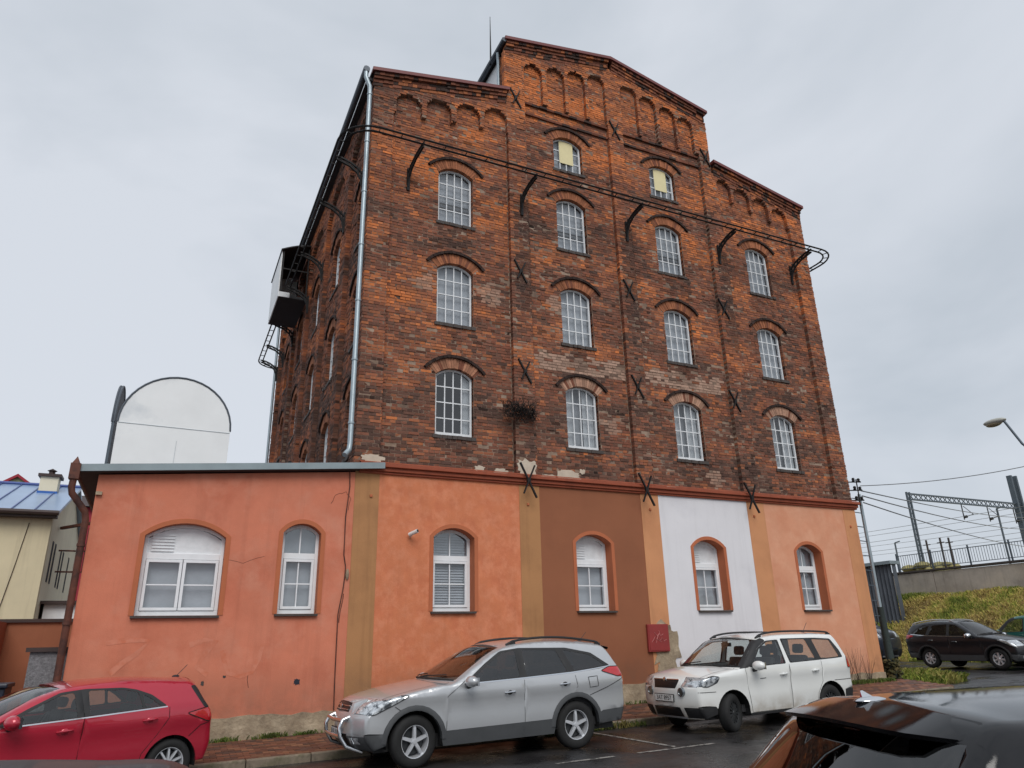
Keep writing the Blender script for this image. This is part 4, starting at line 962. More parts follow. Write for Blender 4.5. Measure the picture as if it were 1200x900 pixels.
def build_car(name, label, spec, loc, heading, pit=0, group=None, steer=0, cat='car'):
    c = Car(spec); root = thing(name, label, cat, loc, group, (0, -pit, heading), world_parts=False)
    P_ = c.paint
    xf, xr, rw, arch = c.xf, c.xr, c.rw, c.arch
    # --- side outline with wheel arches
    def arc(xc, zlo):
        dz = zlo-rw; a = math.asin(max(-.99, min(.99, dz/arch))); return [(xc+arch*math.cos(t), rw+arch*math.sin(t)) for t in np.linspace(a, math.pi-a, 15)]
    bottom = [tuple(c.edge[-1])]+arc(xr, c.sill+.10)+arc(xf, c.sill+.10)
    # sill line between the arches dips to c.sill
    rear_arc = arc(xr, c.sill+.08); front_arc = arc(xf, c.sill+.08)
    outline = [tuple(p) for p in c.edge]+rear_arc+[(xr-arch-.02, c.sill), (xf+arch+.02, c.sill)]+front_arc
    loops = {}; lines_ = []
    regs = []                                   # (name, poly, material, parent kind, offset)
    for nm, poly, m, off in c.regions: regs.append((nm, rounded(poly, .035 if nm != 'cladding' else .004), m, off))
    gx, gz = np.meshgrid(np.arange(0.03, c.L, .065), np.arange(c.sill+.03, c.roof, .065)); G_ = np.stack([gx.ravel(), gz.ravel()], 1); G_ = G_[inpoly(G_, outline)]
    ex = []
    E_ = c.edge; T = np.gradient(E_, axis=0); T /= np.linalg.norm(T, axis=1)[:, None]+1e-9; Nn = np.stack([T[:, 1], -T[:, 0]], 1)
    for dd in (.012, .03, .055):
        Q = E_+Nn*dd; Q = Q[inpoly(Q, outline)]; ex.append(Q)
    ex = np.concatenate([G_]+ex)
    v, t = cdt([outline]+[r[1] for r in regs]+[d for d in c.doors], extra=[tuple(p) for p in ex])
    cen = v[t].mean(1); ins = inpoly(cen, outline)
    area = np.abs(np.cross(v[t[:, 1]]-v[t[:, 0]], v[t[:, 2]]-v[t[:, 0]])); ins &= area > 1e-7
    own = np.full(len(t), -1)
    for k, r in enumerate(regs): own[(own < 0) & inpoly(cen, r[1])] = k
    dr = np.full(len(t), -1)
    for k, d in enumerate(c.doors): dr[(dr < 0) & inpoly(cen, d)] = k
    body = MB(); doors = {}
    def ribbon_(poly, sgn, wd=.006, closed=True, nm='lamp_seal', par=None):
        pts = []; pl = list(poly)+([poly[0]] if closed else [])
        for i in range(len(pl)-1):
            a, b = Vector(pl[i]), Vector(pl[i+1]); n = max(1, int((b-a).length/.05)); pts += [a+(b-a)*q/n for q in range(n)]
        pts.append(Vector(pl[-1])); A = np.array([tuple(p) for p in pts]); kk = inpoly(A, outline)
        Tn = np.gradient(A, axis=0); Tn /= np.linalg.norm(Tn, axis=1)[:, None]+1e-9; nn = np.stack([Tn[:, 1], -Tn[:, 0]], 1)*wd
        a_ = c.side_pt(A-nn, .0062, sgn); b_ = c.side_pt(A+nn, .0062, sgn); n = len(A); mb = MB()
        mb.add(a_+b_, [(i, i+1, n+i+1, n+i) for i in range(n-1) if kk[i] and kk[i+1]])
        if mb.f: obj(nm, mb, M['gap'], par or root, fix=False)
    for sgn in (-1, 1):
        base = c.side_pt(v, 0, sgn)
        k = ins & (own < 0) & (dr < 0); body.add(*submesh(base, t, k, sgn > 0))
        for di in range(len(c.doors)):
            k = ins & (own < 0) & (dr == di)
            mb = MB(); mb.add(*submesh(base, t, k, sgn > 0)); d_ = obj('door', mb, P_, root, smooth=38, fix=False); doors[(sgn, di)] = d_
            # seam ribbon
            poly = c.doors[di]; pts = []
            for i in range(len(poly)):
                a, b = Vector(poly[i]), Vector(poly[(i+1) % len(poly)]); n = max(1, int((b-a).length/.05)); pts += [a+(b-a)*q/n for q in range(n)]
            A = np.array([tuple(p) for p in pts]); good = np.array([p[1] < c.belt+.06 for p in A]); Tn = np.roll(A, -1, 0)-np.roll(A, 1, 0); Tn /= np.linalg.norm(Tn, axis=1)[:, None]+1e-9; nn = np.stack([Tn[:, 1], -Tn[:, 0]], 1)*.0036
            a_ = c.side_pt(A-nn, .0016, sgn); b_ = c.side_pt(A+nn, .0016, sgn); mb = MB(); n = len(A)
            mb.add(a_+b_, [(i, (i+1) % n, n+(i+1) % n, n+i) for i in range(n) if good[i] and good[(i+1) % n]]); obj('panel_gap', mb, M['gap'], d_, fix=False)
            if c.handles and di < len(c.handles):
                hx, hz = c.handles[di]; y = float(c.Wf(np.array([[hx, hz]]))[0]); mb = MB()
                mb.tube([(hx-.09, sgn*(y+.004), hz-.004), (hx-.07, sgn*(y+.036), hz), (hx+.06, sgn*(y+.036), hz+.006), (hx+.09, sgn*(y+.004), hz+.006)], .014, 6)
                obj('handle', mb, c.handle_mat, d_, smooth=True)
                mb = MB(); mb.ball((hx, sgn*(y-.004), hz), .05, .012, .036, 10, 5); obj('handle_recess', mb, M['black_plastic'] if c.handle_mat is M['chrome'] else P_, d_, smooth=True)
        for ri, (nm, poly, m, off) in enumerate(regs):
            k = ins & (own == ri)
            if not k.any(): continue
            if nm in ('headlight', 'tail_light'): ribbon_(poly, sgn)
            mb = MB(); mb.add(*submesh(c.side_pt(v, off, sgn), t, k, sgn > 0)); obj(nm, mb, m, root, smooth=38, fix=False)
    # --- top strip
    nu = len(c.us); su = .25; sv = .8
    us_all = c.us; vv = np.array([-.97, -.92, -.84, -.72, -.55, -.36, -.18, 0, .18, .36, .55, .72, .84, .92, .97])
    out2 = [(u*su, -sv) for u in us_all]+[(u*su, sv) for u in us_all[::-1]]
    extra = [(u*su, q*sv) for u in us_all[1:-1] for q in vv]
    sreg = [(nm, [(u*su, q*sv) for u, q in poly], m, off) for nm, poly, m, off in c.sregions]
    v2, t2 = cdt([out2]+[r[1] for r in sreg], extra=extra); c2 = v2[t2].mean(1); own2 = np.full(len(t2), -1)
    for k, r in enumerate(sreg): own2[(own2 < 0) & inpoly(c2, r[1])] = k
    p2 = c.strip_pt(v2[:, 0]/su, v2[:, 1]/sv)
    body.add(*submesh(p2, t2, own2 < 0))
    for ri, (nm, poly, m, off) in enumerate(sreg):
        k = own2 == ri
        if k.any():
            mb = MB(); mb.add(*submesh(c.strip_pt(v2[:, 0]/su, v2[:, 1]/sv, off), t2, k)); obj(nm, mb, m, root, smooth=38, fix=False)
    for sgn in (-1, 1):
        for gl in c.gaps: ribbon_(gl, sgn, .0045, False, 'panel_gap', None)
        q = c.strip_pt(np.linspace(4.05, 6.9, 24), np.full(24, sgn*.90), .003); q2 = c.strip_pt(np.linspace(4.05, 6.9, 24), np.full(24, sgn*.908), .003); mb = MB(); mb.add(q+q2, [(i, i+1, 24+i+1, 24+i) for i in range(23)]); obj('bonnet_gap', mb, M['gap'], root, fix=False)
    me = body.mesh('body'); b = bmesh.new(); b.from_mesh(me); bmesh.ops.remove_doubles(b, verts=b.verts, dist=4e-4)
    bmesh.ops.recalc_face_normals(b, faces=b.faces); b.to_mesh(me); b.free()
    bo = obj('body', me, P_, root, smooth=42, fix=False)
    # --- underbody, wheel wells
    mb = MB(); mb.box(.35, c.L-.3, -(c.W-.22), c.W-.22, c.sill-.02, c.sill+.16); mb.box(xf+arch, xr-arch, -(c.W-.10), c.W-.10, c.sill+.02, c.sill+.12); obj('underbody', mb, M['black_plastic'], root)
    for sgn in (-1, 1):
        for xc in (xf, xr):
            mb = MB(); A = arc(xc, c.sill+.02); yo = sgn*(c.W-.05); yi = sgn*(c.W-.42); n = len(A)
            A = [(xc+(p[0]-xc)*1.01, rw+(p[1]-rw)*1.01) for p in A]
            mb.add([(p[0], yo, p[1]) for p in A]+[(p[0], yi, p[1]) for p in A], [(i, i+1, n+i+1, n+i) for i in range(n-1)]+[tuple(range(n, 2*n))]); obj('wheel_well', mb, M['gap'], root, fix=False)
            if c.lip is not None:
                mb = MB(); ay = [(p[0], rw+(p[1]-rw)) for p in arc(xc, c.sill+.10)]; ro = c.lipw; n = len(ay)
                outp = np.array([(xc+(p[0]-xc)*(1+ro/arch), rw+(p[1]-rw)*(1+ro/arch)) for p in ay]); inp = np.array(ay)
                q = c.side_pt(outp, .003, sgn)+c.side_pt(inp+(outp-inp)*.4, .020, sgn)+c.side_pt(inp, .016, sgn)+[(p[0], p[1]*.93, p[2]) for p in c.side_pt(inp, .0, sgn)]
                mb.add(q, [(k*n+i, k*n+i+1, (k+1)*n+i+1, (k+1)*n+i) for k in range(3) for i in range(n-1)]); obj('arch_trim', mb, c.lip, root, smooth=60)
    # --- wheels
    tw = .205
    for sgn in (-1, 1):
        for xc in (xf, xr):
            wh = bpy.data.objects.new('wheel', None); col.objects.link(wh); wh.parent = root; wh.empty_display_size = .1
            yc = sgn*(c.W-.055-tw/2); wh.location = (xc, yc, rw)
            wh.rotation_euler = (0, 0, steer if xc == xf else 0)
            rr = c.rim; Rm = Matrix.Rotation(-sgn*math.pi/2, 4, 'X')     # local z -> outward
            mb = MB(); h = tw/2
            mb.lathe([(rr-.01, -h+.01), (rr+.01, -h), (rw-.05, -h-.004), (rw-.012, -h+.02), (rw, -h+.05), (rw, h-.05), (rw-.012, h-.02), (rw-.05, h+.004), (rr+.01, h), (rr-.01, h-.012)], 36, Rm); obj('tyre', mb, M['tyre'], wh, smooth=True, fix=False)
            mb = MB(); o_ = h-.012
            mb.lathe([(rr-.002, o_), (rr-.02, o_-.004), (rr-.028, o_-.05), (rr-.04, -h+.03)], 32, Rm)
            ns = c.spokes
            for k in range(ns):
                a = 2*math.pi*k/ns+.3; ca, sa = math.cos(a), math.sin(a); w0, w1 = c.spokew
                pts = []
                for r_, w_, z_ in ((.03, w0*.8, o_-.015), (rr*.5, (w0+w1)/2*.9, o_-.012), (rr-.018, w1, o_-.022)):
                    for q in (-1, 1): pts.append(Rm @ Vector((r_*ca-q*w_*sa, r_*sa+q*w_*ca, z_)))
                low = [Rm @ Vector((r_*ca-q*w_*sa*1.1, r_*sa+q*w_*ca*1.1, o_-.055)) for r_, w_ in ((.03, w0*.8), (rr*.5, (w0+w1)/2), (rr-.018, w1)) for q in (-1, 1)]
                mb.add(pts+low, [(0, 1, 3, 2), (2, 3, 5, 4), (0, 2, 8, 6), (2, 4, 10, 8), (1, 7, 9, 3), (3, 9, 11, 5)])
            mb.lathe([(.0, o_-.004), (.034, o_-.006), (.045, o_-.02), (.06, o_-.05)], 20, Rm); obj('rim', mb, c.rim_mat, wh, smooth=35)
            mb = MB(); mb.lathe([(0, o_-.09), (rr*.72, o_-.09), (rr*.72, o_-.11), (rr-.02, o_-.13)], 28, Rm); obj('brake_disc', mb, M['steel_wheel'], wh, fix=False)
    # --- cabin
    fx = c.seat_x; zf = c.sill+.12
    for x in (fx, fx+.92):
        for sgn in (-1, 1):
            mb = MB(); y = sgn*.36
            mb.box(x-.28, x+.26, y-.25, y+.25, zf+.12, zf+.34)
            kz = (c.roof-.16-zf-.30)/.83; Mt = Matrix.Translation((x+.22, y, zf+.28)) @ Matrix.Rotation(R(12), 4, 'Y')
            mb.box(-.06, .06, -.23, .23, 0, .60*kz, Mt); mb.box(-.05, .05, -.12, .12, .64*kz, .83*kz, Mt)
            obj('seat', mb, M['interior'], root, bevel=.04)
    mb = MB(); mb.box(c.dash[0]-.35, c.dash[0]+.25, -(c.W-.2), c.W-.2, zf+.2, c.dash[1]); obj('dashboard', mb, M['interior'], root, bevel=.05)
    mb = MB(); mb.box(c.dash[0]-.3, c.L-.5, -(c.W-.16), c.W-.16, zf-.06, zf+.06); mb.box(c.L-.55, c.L-.35, -(c.W-.24), c.W-.24, zf, c.belt-.12); obj('cabin_floor', mb, M['interior'], root)
    for sgn in (-1, 1):
        mb = MB(); mb.box(c.dash[0]+.1, c.L-.75, sgn*(c.W-.14)-.01, sgn*(c.W-.14)+.01, zf, c.belt-.03); obj('door_lining', mb, M['interior'], root)
    mb = MB(); Ms = Matrix.Translation((c.dash[0]+.42, -.36, c.dash[1]-.02)) @ Matrix.Rotation(R(-62), 4, 'Y')
    mb.tube([Ms @ Vector((.18*math.cos(a), .18*math.sin(a), 0)) for a in np.linspace(0, 2*math.pi, 21)], .014, 6); mb.bar(Ms @ Vector((-.17, 0, 0)), Ms @ Vector((.17, 0, 0)), .05, .02); obj('steering_wheel', mb, M['interior'], root)
    # --- door mirrors
    mx_, mz = c.mirror
    for sgn in (-1, 1):
        y = float(c.Wf(np.array([[mx_, mz]]))[0]); mb = MB()
        Mr = Matrix.Rotation(sgn*R(-12), 3, 'Z')
        mb.ball((mx_-.02, sgn*(y+.15), mz+.035), .085, .13, .085, 14, 10, Mr); ob = obj('mirror', mb, c.mirror_mat, root, smooth=True)
        mb = MB(); mb.tube([(mx_-.02, sgn*(y-.03), mz-.05), (mx_-.02, sgn*(y+.08), mz-.035)], .030, 8); obj('mirror_arm', mb, M['black_plastic'], ob)
        mb = MB(); mb.box(mx_+.035, mx_+.068, sgn*(y+.15)-.10, sgn*(y+.15)+.10, mz-.03, mz+.09); obj('mirror_glass', mb, M['chrome'], ob)
    # --- roof rails
    if c.rails:
        ua, ub, h = c.rails
        for sgn in (-1, 1):
            uu = np.linspace(ua, ub, 16); pts = c.strip_pt(uu, np.full(16, sgn*.93)); n = len(pts); mb = MB()
            lift = [h*math.sin(math.pi*min(1, max(0, i/(n-1)))**.8)**.35 if 0 < i < n-1 else 0 for i in range(n)]
            mb.tube([(p[0], p[1], p[2]+l_+.008) for p, l_ in zip(pts, lift)], .019, 8)
            for i in (1, n-2): p = pts[i]; mb.bar(p, (p[0], p[1], p[2]+lift[i]), .10, .03, (0, 1, 0))
            obj('roof_rail', mb, M['black_plastic'] if c.rail_mat is None else c.rail_mat, root, smooth=True)
    if c.antenna:
        ua, va = c.antenna[:2]; p = Vector(c.strip_pt(np.array([ua]), np.array([va]))[0]); mb = MB()
        mb.ball((p.x, p.y, p.z), .06, .022, .025, 8, 5); mb.tube([(p.x, p.y, p.z), (p.x+.16, p.y, p.z+c.antenna[2])], .005, 5); obj('antenna', mb, M['black_plastic'], root)
    return root, c
def plate(c, root, u, w_=.50, h_=.11, text=None, v0=0):
    p = Vector(c.strip_pt(np.array([u]), np.array([v0]), .012)[0]); sgn = -1 if u < 8 else 1; mb = MB()
    mb.box(p.x-.008, p.x+.008, p.y-w_/2-.012, p.y+w_/2+.012, p.z-h_/2-.012, p.z+h_/2+.012); h0 = obj('plate_holder', mb, M['black_plastic'], root)
    mb = MB(); mb.box(p.x+sgn*.008, p.x+sgn*.013, p.y-w_/2, p.y+w_/2, p.z-h_/2, p.z+h_/2); pl = obj('number_plate', mb, M['plate_white'], root)
    if text:
        cu = bpy.data.curves.new('plate_text', 'FONT'); cu.body = text; cu.size = .105; cu.extrude = .001; cu.align_x = 'CENTER'; cu.align_y = 'CENTER'
        tmp = bpy.data.objects.new('tmp', cu); col.objects.link(tmp); dg = bpy.context.evaluated_depsgraph_get(); me = bpy.data.meshes.new_from_object(tmp.evaluated_get(dg)); bpy.data.objects.remove(tmp)
        t_ = bpy.data.objects.new('plate_lettering', me); me.materials.clear(); me.materials.append(M['plate_text']); col.objects.link(t_); t_.parent = pl
        t_.location = (p.x+sgn*.0145, p.y, p.z); t_.rotation_euler = (R(90), 0, R(-90 if sgn < 0 else 90)); t_.scale = (1.0, 1.0, 1)
    else:
        for k in range(7):
            y = p.y-w_/2+.07+k*.058+(.02 if k > 2 else 0); mb = MB(); mb.box(p.x+sgn*.0135, p.x+sgn*.0145, y, y+.03, p.z-.035, p.z+.035); obj('plate_character', mb, M['plate_text'], pl)
def lights(head, tail, amber=None):
    r = [('headlight', head, M['lamp_clear'], .004), ('tail_light', tail, M['lamp_red'], .004)]
    return r
def scaled(sp, kx, kz, **kw):
    s = dict(sp); s['out'] = [(a*kx, b*kz, c*kx, d) for a, b, c, d in sp['out']]
    for k in ('L', 'xf', 'xr'): s[k] = sp[k]*kx
    for k in ('belt', 'roof'): s[k] = sp[k]*kz
    sc2 = lambda P_: [(x*kx, z*kz) for x, z in P_]
    s['regions'] = [(n, sc2(p), m, o) for n, p, m, o in sp['regions']]; s['doors'] = [sc2(d) for d in sp['doors']]
    s['handles'] = sc2(sp['handles']); s['mirror'] = (sp['mirror'][0]*kx, sp['mirror'][1]*kz); s['dash'] = (sp['dash'][0]*kx, sp['dash'][1]*kz); s['seat_x'] = sp['seat_x']*kx
    s.update(kw); return s
def remat(sp, old, new):
    s = dict(sp)
    for k in ('regions', 'sregions'): s[k] = [(n, p, new if m is old else m, o) for n, p, m, o in sp[k]]
    return s
ARM, DKG = M['car_glass'], M['car_glass_dark']
MID = glass_mat('car_glass_mid', (.30, .32, .32), boost=2.0)
def both(nm, u0, u1, v0, v1, m, off=.003): return [(nm, [(u0, v0), (u1, v0), (u1, v1), (u0, v1)], m, off), (nm, [(u0, -v1), (u1, -v1), (u1, -v0), (u0, -v0)], m, off)]
def mid(nm, u0, u1, v, m, off=0, v2=None): v2 = v2 or v; return [(nm, [(u0, -v), (u1, -v2), (u1, v2), (u0, v)], m, off)]

def wipers(c, root):
    for v0, v1 in ((.78, .05), (.08, -.66)):
        mb = MB(); n = 10; mb.tube(c.strip_pt(np.linspace(7.12, 7.26, n), np.linspace(v0, v1, n), .016), .009, 5); obj('wiper', mb, M['black_plastic'], root)
    mb = MB(); n = 12; mb.tube(c.strip_pt(np.full(n, 7.06), np.linspace(-.93, .93, n), .004), .014, 5); obj('windscreen_seal', mb, M['black_plastic'], root)
    mb = MB(); p = Vector(c.strip_pt(np.array([8.75]), np.array([0.]))[0]); mb.box(p.x+.05, p.x+.09, -.12, .12, p.z-.13, p.z-.06); obj('rear_view_mirror', mb, M['black_plastic'], root)
# ---------------------------------------------------------------- silver SUV
M['silver'] = paint('silver_paint', S(190, 192, 194), .45, .30)
SUV = dict(L=4.84, W=.965, belt=1.10, roof=1.67, tumble=.235, ftaper=(1.15, .17), rtaper=(1.0, .10), sill=.27, xf=.93, xr=3.735, rw=.365, arch=.425, rim=.235,
  out=[(.34, .28, -.22, 0), (.22, .42, -.22, 0), (.18, .60, -.19, 0), (.23, .78, -.20, .01), (.46, .94, -.30, .02), (.82, 1.03, -.15, .05), (1.30, 1.105, -.05, .06), (1.60, 1.145, -.24, .03),
       (2.10, 1.43, -.15, .05), (2.50, 1.605, -.10, .06), (3.00, 1.665, 0, .06), (3.60, 1.665, 0, .06), (4.20, 1.60, .02, .06), (4.46, 1.545, .07, .05), (4.62, 1.31, .10, .02), (4.72, 1.10, .10, 0), (4.74, .85, .09, 0), (4.74, .60, .10, 0), (4.66, .36, .10, 0)],
  regions=[('side_window', [(1.83, 1.135), (2.70, 1.155), (2.70, 1.555), (2.47, 1.53), (2.16, 1.365)], MID, -.004), ('side_window', [(2.82, 1.16), (3.60, 1.185), (3.46, 1.53), (2.82, 1.56)], DKG, -.004),
           ('side_window', [(3.74, 1.195), (4.38, 1.245), (4.10, 1.43), (3.60, 1.525)], DKG, -.004),
           ('headlight', [(.16, .76), (.32, .765), (.58, .875), (.84, 1.0), (.62, 1.01), (.42, .95), (.2, .84)], M['lamp_clear'], .004), ('tail_light', [(4.26, 1.165), (4.60, 1.06), (4.80, 1.05), (4.80, 1.215), (4.45, 1.225)], M['lamp_red'], .005),
           ('belt_moulding', [(1.72, 1.098), (2.7, 1.125), (3.7, 1.158), (4.47, 1.222), (4.47, 1.24), (3.7, 1.178), (2.7, 1.142), (1.72, 1.115)], M['chrome'], .003),
           ('window_trim', [(1.72, 1.116), (2.75, 1.143), (3.70, 1.179), (4.48, 1.241), (4.14, 1.46), (3.66, 1.56), (2.77, 1.592), (2.42, 1.555), (2.10, 1.375)], M['black_plastic'], 0),
           ('cladding', [(-.1, .1), (5, .1), (5, .57), (4.25, .55), (4.15, .50), (.95, .47), (.55, .50), (-.1, .50)], M['grey_plastic'], .004)],
  sregions=mid('windscreen', 7.10, 8.95, .94, ARM, 0, .90)+mid('rear_window', 13.2, 14.75, .80, DKG, 0, .86)+both('headlight', 2.95, 4.2, .60, 1.0, M['lamp_clear'])+mid('grille', 3.05, 3.75, .46, M['grille_black'], .004, .40)+
    both('fog_light', .75, 1.25, .60, .86, M['lamp_clear'], .006)+mid('air_intake', .35, 1.5, .52, M['grille_black'], .002)+mid('bumper_cladding', 0, 1.35, 1.0, M['grey_plastic'], .003)+
    both('tail_light', 14.55, 15.3, .62, 1.0, M['lamp_red'], .004)+mid('bumper_cladding', 17.1, 18, 1.0, M['grey_plastic'], .003),
  doors=[[(1.42, .34), (2.76, .34), (2.77, 1.11), (2.77, 1.59), (2.42, 1.56), (2.08, 1.375), (1.66, 1.10), (1.44, .95)], [(2.76, .34), (3.36, .34), (3.42, .55), (3.62, .80), (3.76, .95), (3.72, 1.18), (3.58, 1.56), (2.77, 1.59), (2.77, 1.11)]],
  gaps=[[(4.0, .80), (4.35, .90), (4.72, 1.03)], [(3.98, 1.08), (4.16, 1.09), (4.17, .93), (4.0, .92), (3.98, 1.08)], [(.62, .86), (.80, .74), (.86, .70)]], handles=[(2.50, .94), (3.52, 1.0)], handle_mat=M['chrome'], mirror=(1.80, 1.11), mirror_mat=M['silver'], rails=(9.25, 12.9, .05), rail_mat=None, antenna=(12.6, .0, .16), paint=M['silver'], lip=M['grey_plastic'], lipw=.075,
  spokes=5, spokew=(.030, .020), rim_mat=M['alloy'], seat_x=2.45, dash=(1.75, 1.06))
suv, cs_ = build_car('parked_car', 'silver SUV with chrome bull bar and five-spoke wheels parked by the kerb', SUV, (-.90, -2.86, road(-.9)), R(1.2), R(1.09), 'cars parked along the kerb', steer=R(8))
mb = MB()
bb = None
for y in (-.45, .45):
    mb = MB(); mb.tube([(.10, y*.96, .74), (-.03, y*.96, .70), (-.08, y*.97, .60), (-.07, y*.98, .48), (.02, y*1.03, .34), (.26, y*1.10, .25)], .030, 10); bb = obj('bull_bar', mb, M['chrome'], suv, smooth=True)
mb = MB(); mb.tube([(-.04, -.43, .69), (-.07, 0, .69), (-.04, .43, .69)], .028, 10); mb.tube([(-.07, -.43, .48), (-.10, 0, .48), (-.07, .43, .48)], .028, 10); obj('cross_bar', mb, M['chrome'], bb, smooth=True)
plate(cs_, suv, 1.55, .46, .10); wipers(cs_, suv)
p = Vector(cs_.strip_pt(np.array([3.4]), np.array([0.]), .012)[0]); mb = MB(); mb.ball((p.x, p.y, p.z), .012, .075, .042, 16, 8); obj('badge', mb, M['chrome'], suv, smooth=True)
for u_ in (3.22, 3.5):
    mb = MB(); mb.tube([tuple(Vector(q)) for q in cs_.strip_pt(np.full(9, u_), np.linspace(-.42, .42, 9), .006)], .008, 6); obj('grille_bar', mb, M['chrome'], suv)
mb = MB(); n = 9; A = cs_.strip_pt(np.full(n, 12.95), np.linspace(-.9, .9, n), .0); B = [(a[0]+.19, a[1]*.96, a[2]-.035) for a in A]; B2 = [(a[0]+.17, a[1]*.96, a[2]-.075) for a in A]
mb.add([(a[0], a[1], a[2]+.002) for a in A]+B+B2, [(k*n+i, k*n+i+1, (k+1)*n+i+1, (k+1)*n+i) for k in range(2) for i in range(n-1)]); obj('spoiler', mb, M['black_plastic'], suv, smooth=True)

# ---------------------------------------------------------------- white compact SUV
M['car_white'] = mat('car_white', S(226, 227, 224), .3, 0, var=.03, vscale=2, coat=1, dirt=(.62, .28, .75, S(150, 136, 116)))
YET = dict(L=4.22, W=.893, belt=1.07, roof=1.605, tumble=.185, ftaper=(.7, .14), rtaper=(.7, .07), sill=.25, xf=.85, xr=3.43, rw=.325, arch=.39, rim=.205, fillet=.075,
  out=[(.24, .25, -.17, 0), (.14, .40, -.15, 0), (.11, .60, -.13, 0), (.13, .78, -.14, .01), (.25, .92, -.18, .02), (.55, .995, -.13, .05), (.95, 1.045, -.03, .06), (1.13, 1.07, -.24, .02), (1.52, 1.38, -.13, .05), (1.76, 1.53, -.10, .05),
       (2.2, 1.60, 0, .045), (2.9, 1.605, 0, .045), (3.72, 1.575, .02, .045), (3.92, 1.53, .05, .04), (4.04, 1.25, .06, .02), (4.11, 1.0, .07, 0), (4.13, .75, .07, 0), (4.13, .5, .08, 0), (4.07, .32, .08, 0)],
  regions=[('side_window', [(1.40, 1.085), (2.24, 1.105), (2.25, 1.50), (1.98, 1.49), (1.72, 1.38)], ARM, -.004), ('side_window', [(2.42, 1.11), (3.10, 1.125), (3.02, 1.505), (2.40, 1.515)], ARM, -.004),
           ('side_window', [(3.27, 1.13), (3.80, 1.15), (3.70, 1.465), (3.22, 1.495)], ARM, -.004),
           ('headlight', [(.10, .80), (.30, .785), (.50, .85), (.55, .945), (.42, .965), (.2, .91)], M['lamp_clear'], .004), ('tail_light', [(3.98, .94), (4.2, .92), (4.2, 1.13), (4.02, 1.14)], M['lamp_red'], .005),
           ('pillar_trim', [(1.08, 1.05), (1.30, 1.066), (1.68, 1.392), (1.96, 1.517), (1.86, 1.60), (1.6, 1.5), (1.2, 1.2)], M['black_plastic'], .001), ('window_trim', [(1.30, 1.068), (2.28, 1.088), (2.29, 1.525), (1.96, 1.515), (1.68, 1.39)], M['black_plastic'], 0), ('window_trim', [(2.38, 1.092), (3.16, 1.108), (3.92, 1.13), (3.90, 1.26), (3.76, 1.49), (3.3, 1.523), (2.36, 1.54)], M['black_plastic'], 0),
           ('cladding', [(-.1, .1), (5, .1), (5, .56), (3.84, .54), (3.82, .30), (.6, .29), (.43, .46), (-.1, .46)], M['black_plastic'], .004)],
  sregions=mid('windscreen', 7.10, 8.98, .93, ARM, 0, .90)+mid('pillar_trim', 7.0, 9.05, 1.0, M['black_plastic'], 0)+mid('rear_window', 13.15, 14.6, .80, ARM, 0, .84)+both('headlight', 3.02, 4.15, .56, 1.0, M['lamp_clear'])+mid('grille', 2.85, 3.75, .40, M['grille_black'], .004, .46)+
    mid('air_intake', .35, 1.25, .52, M['grille_black'], .004, .50)+both('air_intake', .2, 1.25, .62, 1.0, M['black_plastic'], .003)+mid('skid_plate', 0, .35, .6, M['alloy'], .003)+both('tail_light', 14.4, 15.3, .72, 1.0, M['lamp_red'], .004)+mid('bumper_cladding', 16.9, 18, 1.0, M['black_plastic'], .003),
  doors=[[(1.30, .30), (2.34, .30), (2.35, 1.08), (2.32, 1.54), (1.95, 1.525), (1.64, 1.38), (1.20, 1.05), (1.24, .70)], [(2.34, .30), (3.0, .30), (3.06, .52), (3.22, .72), (3.24, 1.10), (3.14, 1.53), (2.32, 1.54), (2.35, 1.08)]],
  gaps=[[(.12, .70), (.46, .70)], [(3.55, .72), (4.13, .72)]], handles=[(2.16, .91), (3.03, .93)], handle_mat=M['car_white'], mirror=(1.42, 1.06), mirror_mat=M['car_white'], rails=(9.2, 12.85, .045), rail_mat=None, antenna=(12.3, .0, .20), paint=M['car_white'], lip=None, lipw=.05,
  spokes=14, spokew=(.012, .016), rim_mat=M['steel_wheel'], seat_x=1.95, dash=(1.45, 1.0))
CLR = glass_mat('car_glass_clear', (.80, .86, .85), boost=2.0)
yet, cy_ = build_car('parked_car', 'boxy white compact SUV with black roof rails beside the white wall bay', remat(YET, ARM, CLR), (5.14, -3.06, road(5.2)-.01), R(2.2), R(1.0), 'cars parked along the kerb', steer=R(22))
plate(cy_, yet, 2.0, .52, .11, '3AT 8957'); wipers(cy_, yet)
for v_ in (-.60, .60):
    p = Vector(cy_.strip_pt(np.array([2.55]), np.array([v_]))[0]); mb = MB(); Mx = Matrix.Translation(p+Vector((-.012, 0, 0))) @ Matrix.Rotation(R(-90), 4, 'Y')
    mb.lathe([(.0, .012), (.05, .012), (.055, .02), (.075, .018), (.082, -.03)], 20, Mx); obj('fog_light', mb, M['lamp_bowl'], yet, smooth=True)
p = Vector(cy_.strip_pt(np.array([3.72]), np.array([0.]), .012)[0]); mb = MB(); mb.ball((p.x, p.y, p.z), .014, .05, .045, 14, 8); obj('badge', mb, M['chrome'], yet, smooth=True)
mb = MB(); mb.tube(cy_.strip_pt(np.full(9, 3.78), np.linspace(-.46, .46, 9), .006), .012, 6); obj('grille_bar', mb, M['chrome'], yet)
pp = np.array([[1.55, .86], [1.70, .865]]); a_, b_ = cy_.side_pt(pp, .002); mb = MB(); mb.bar(a_, b_, .003, .012); mb.ball((1.62, a_[1], .90), .035, .002, .018, 10, 5); obj('door_emblem', mb, M['steel_wheel'], yet)

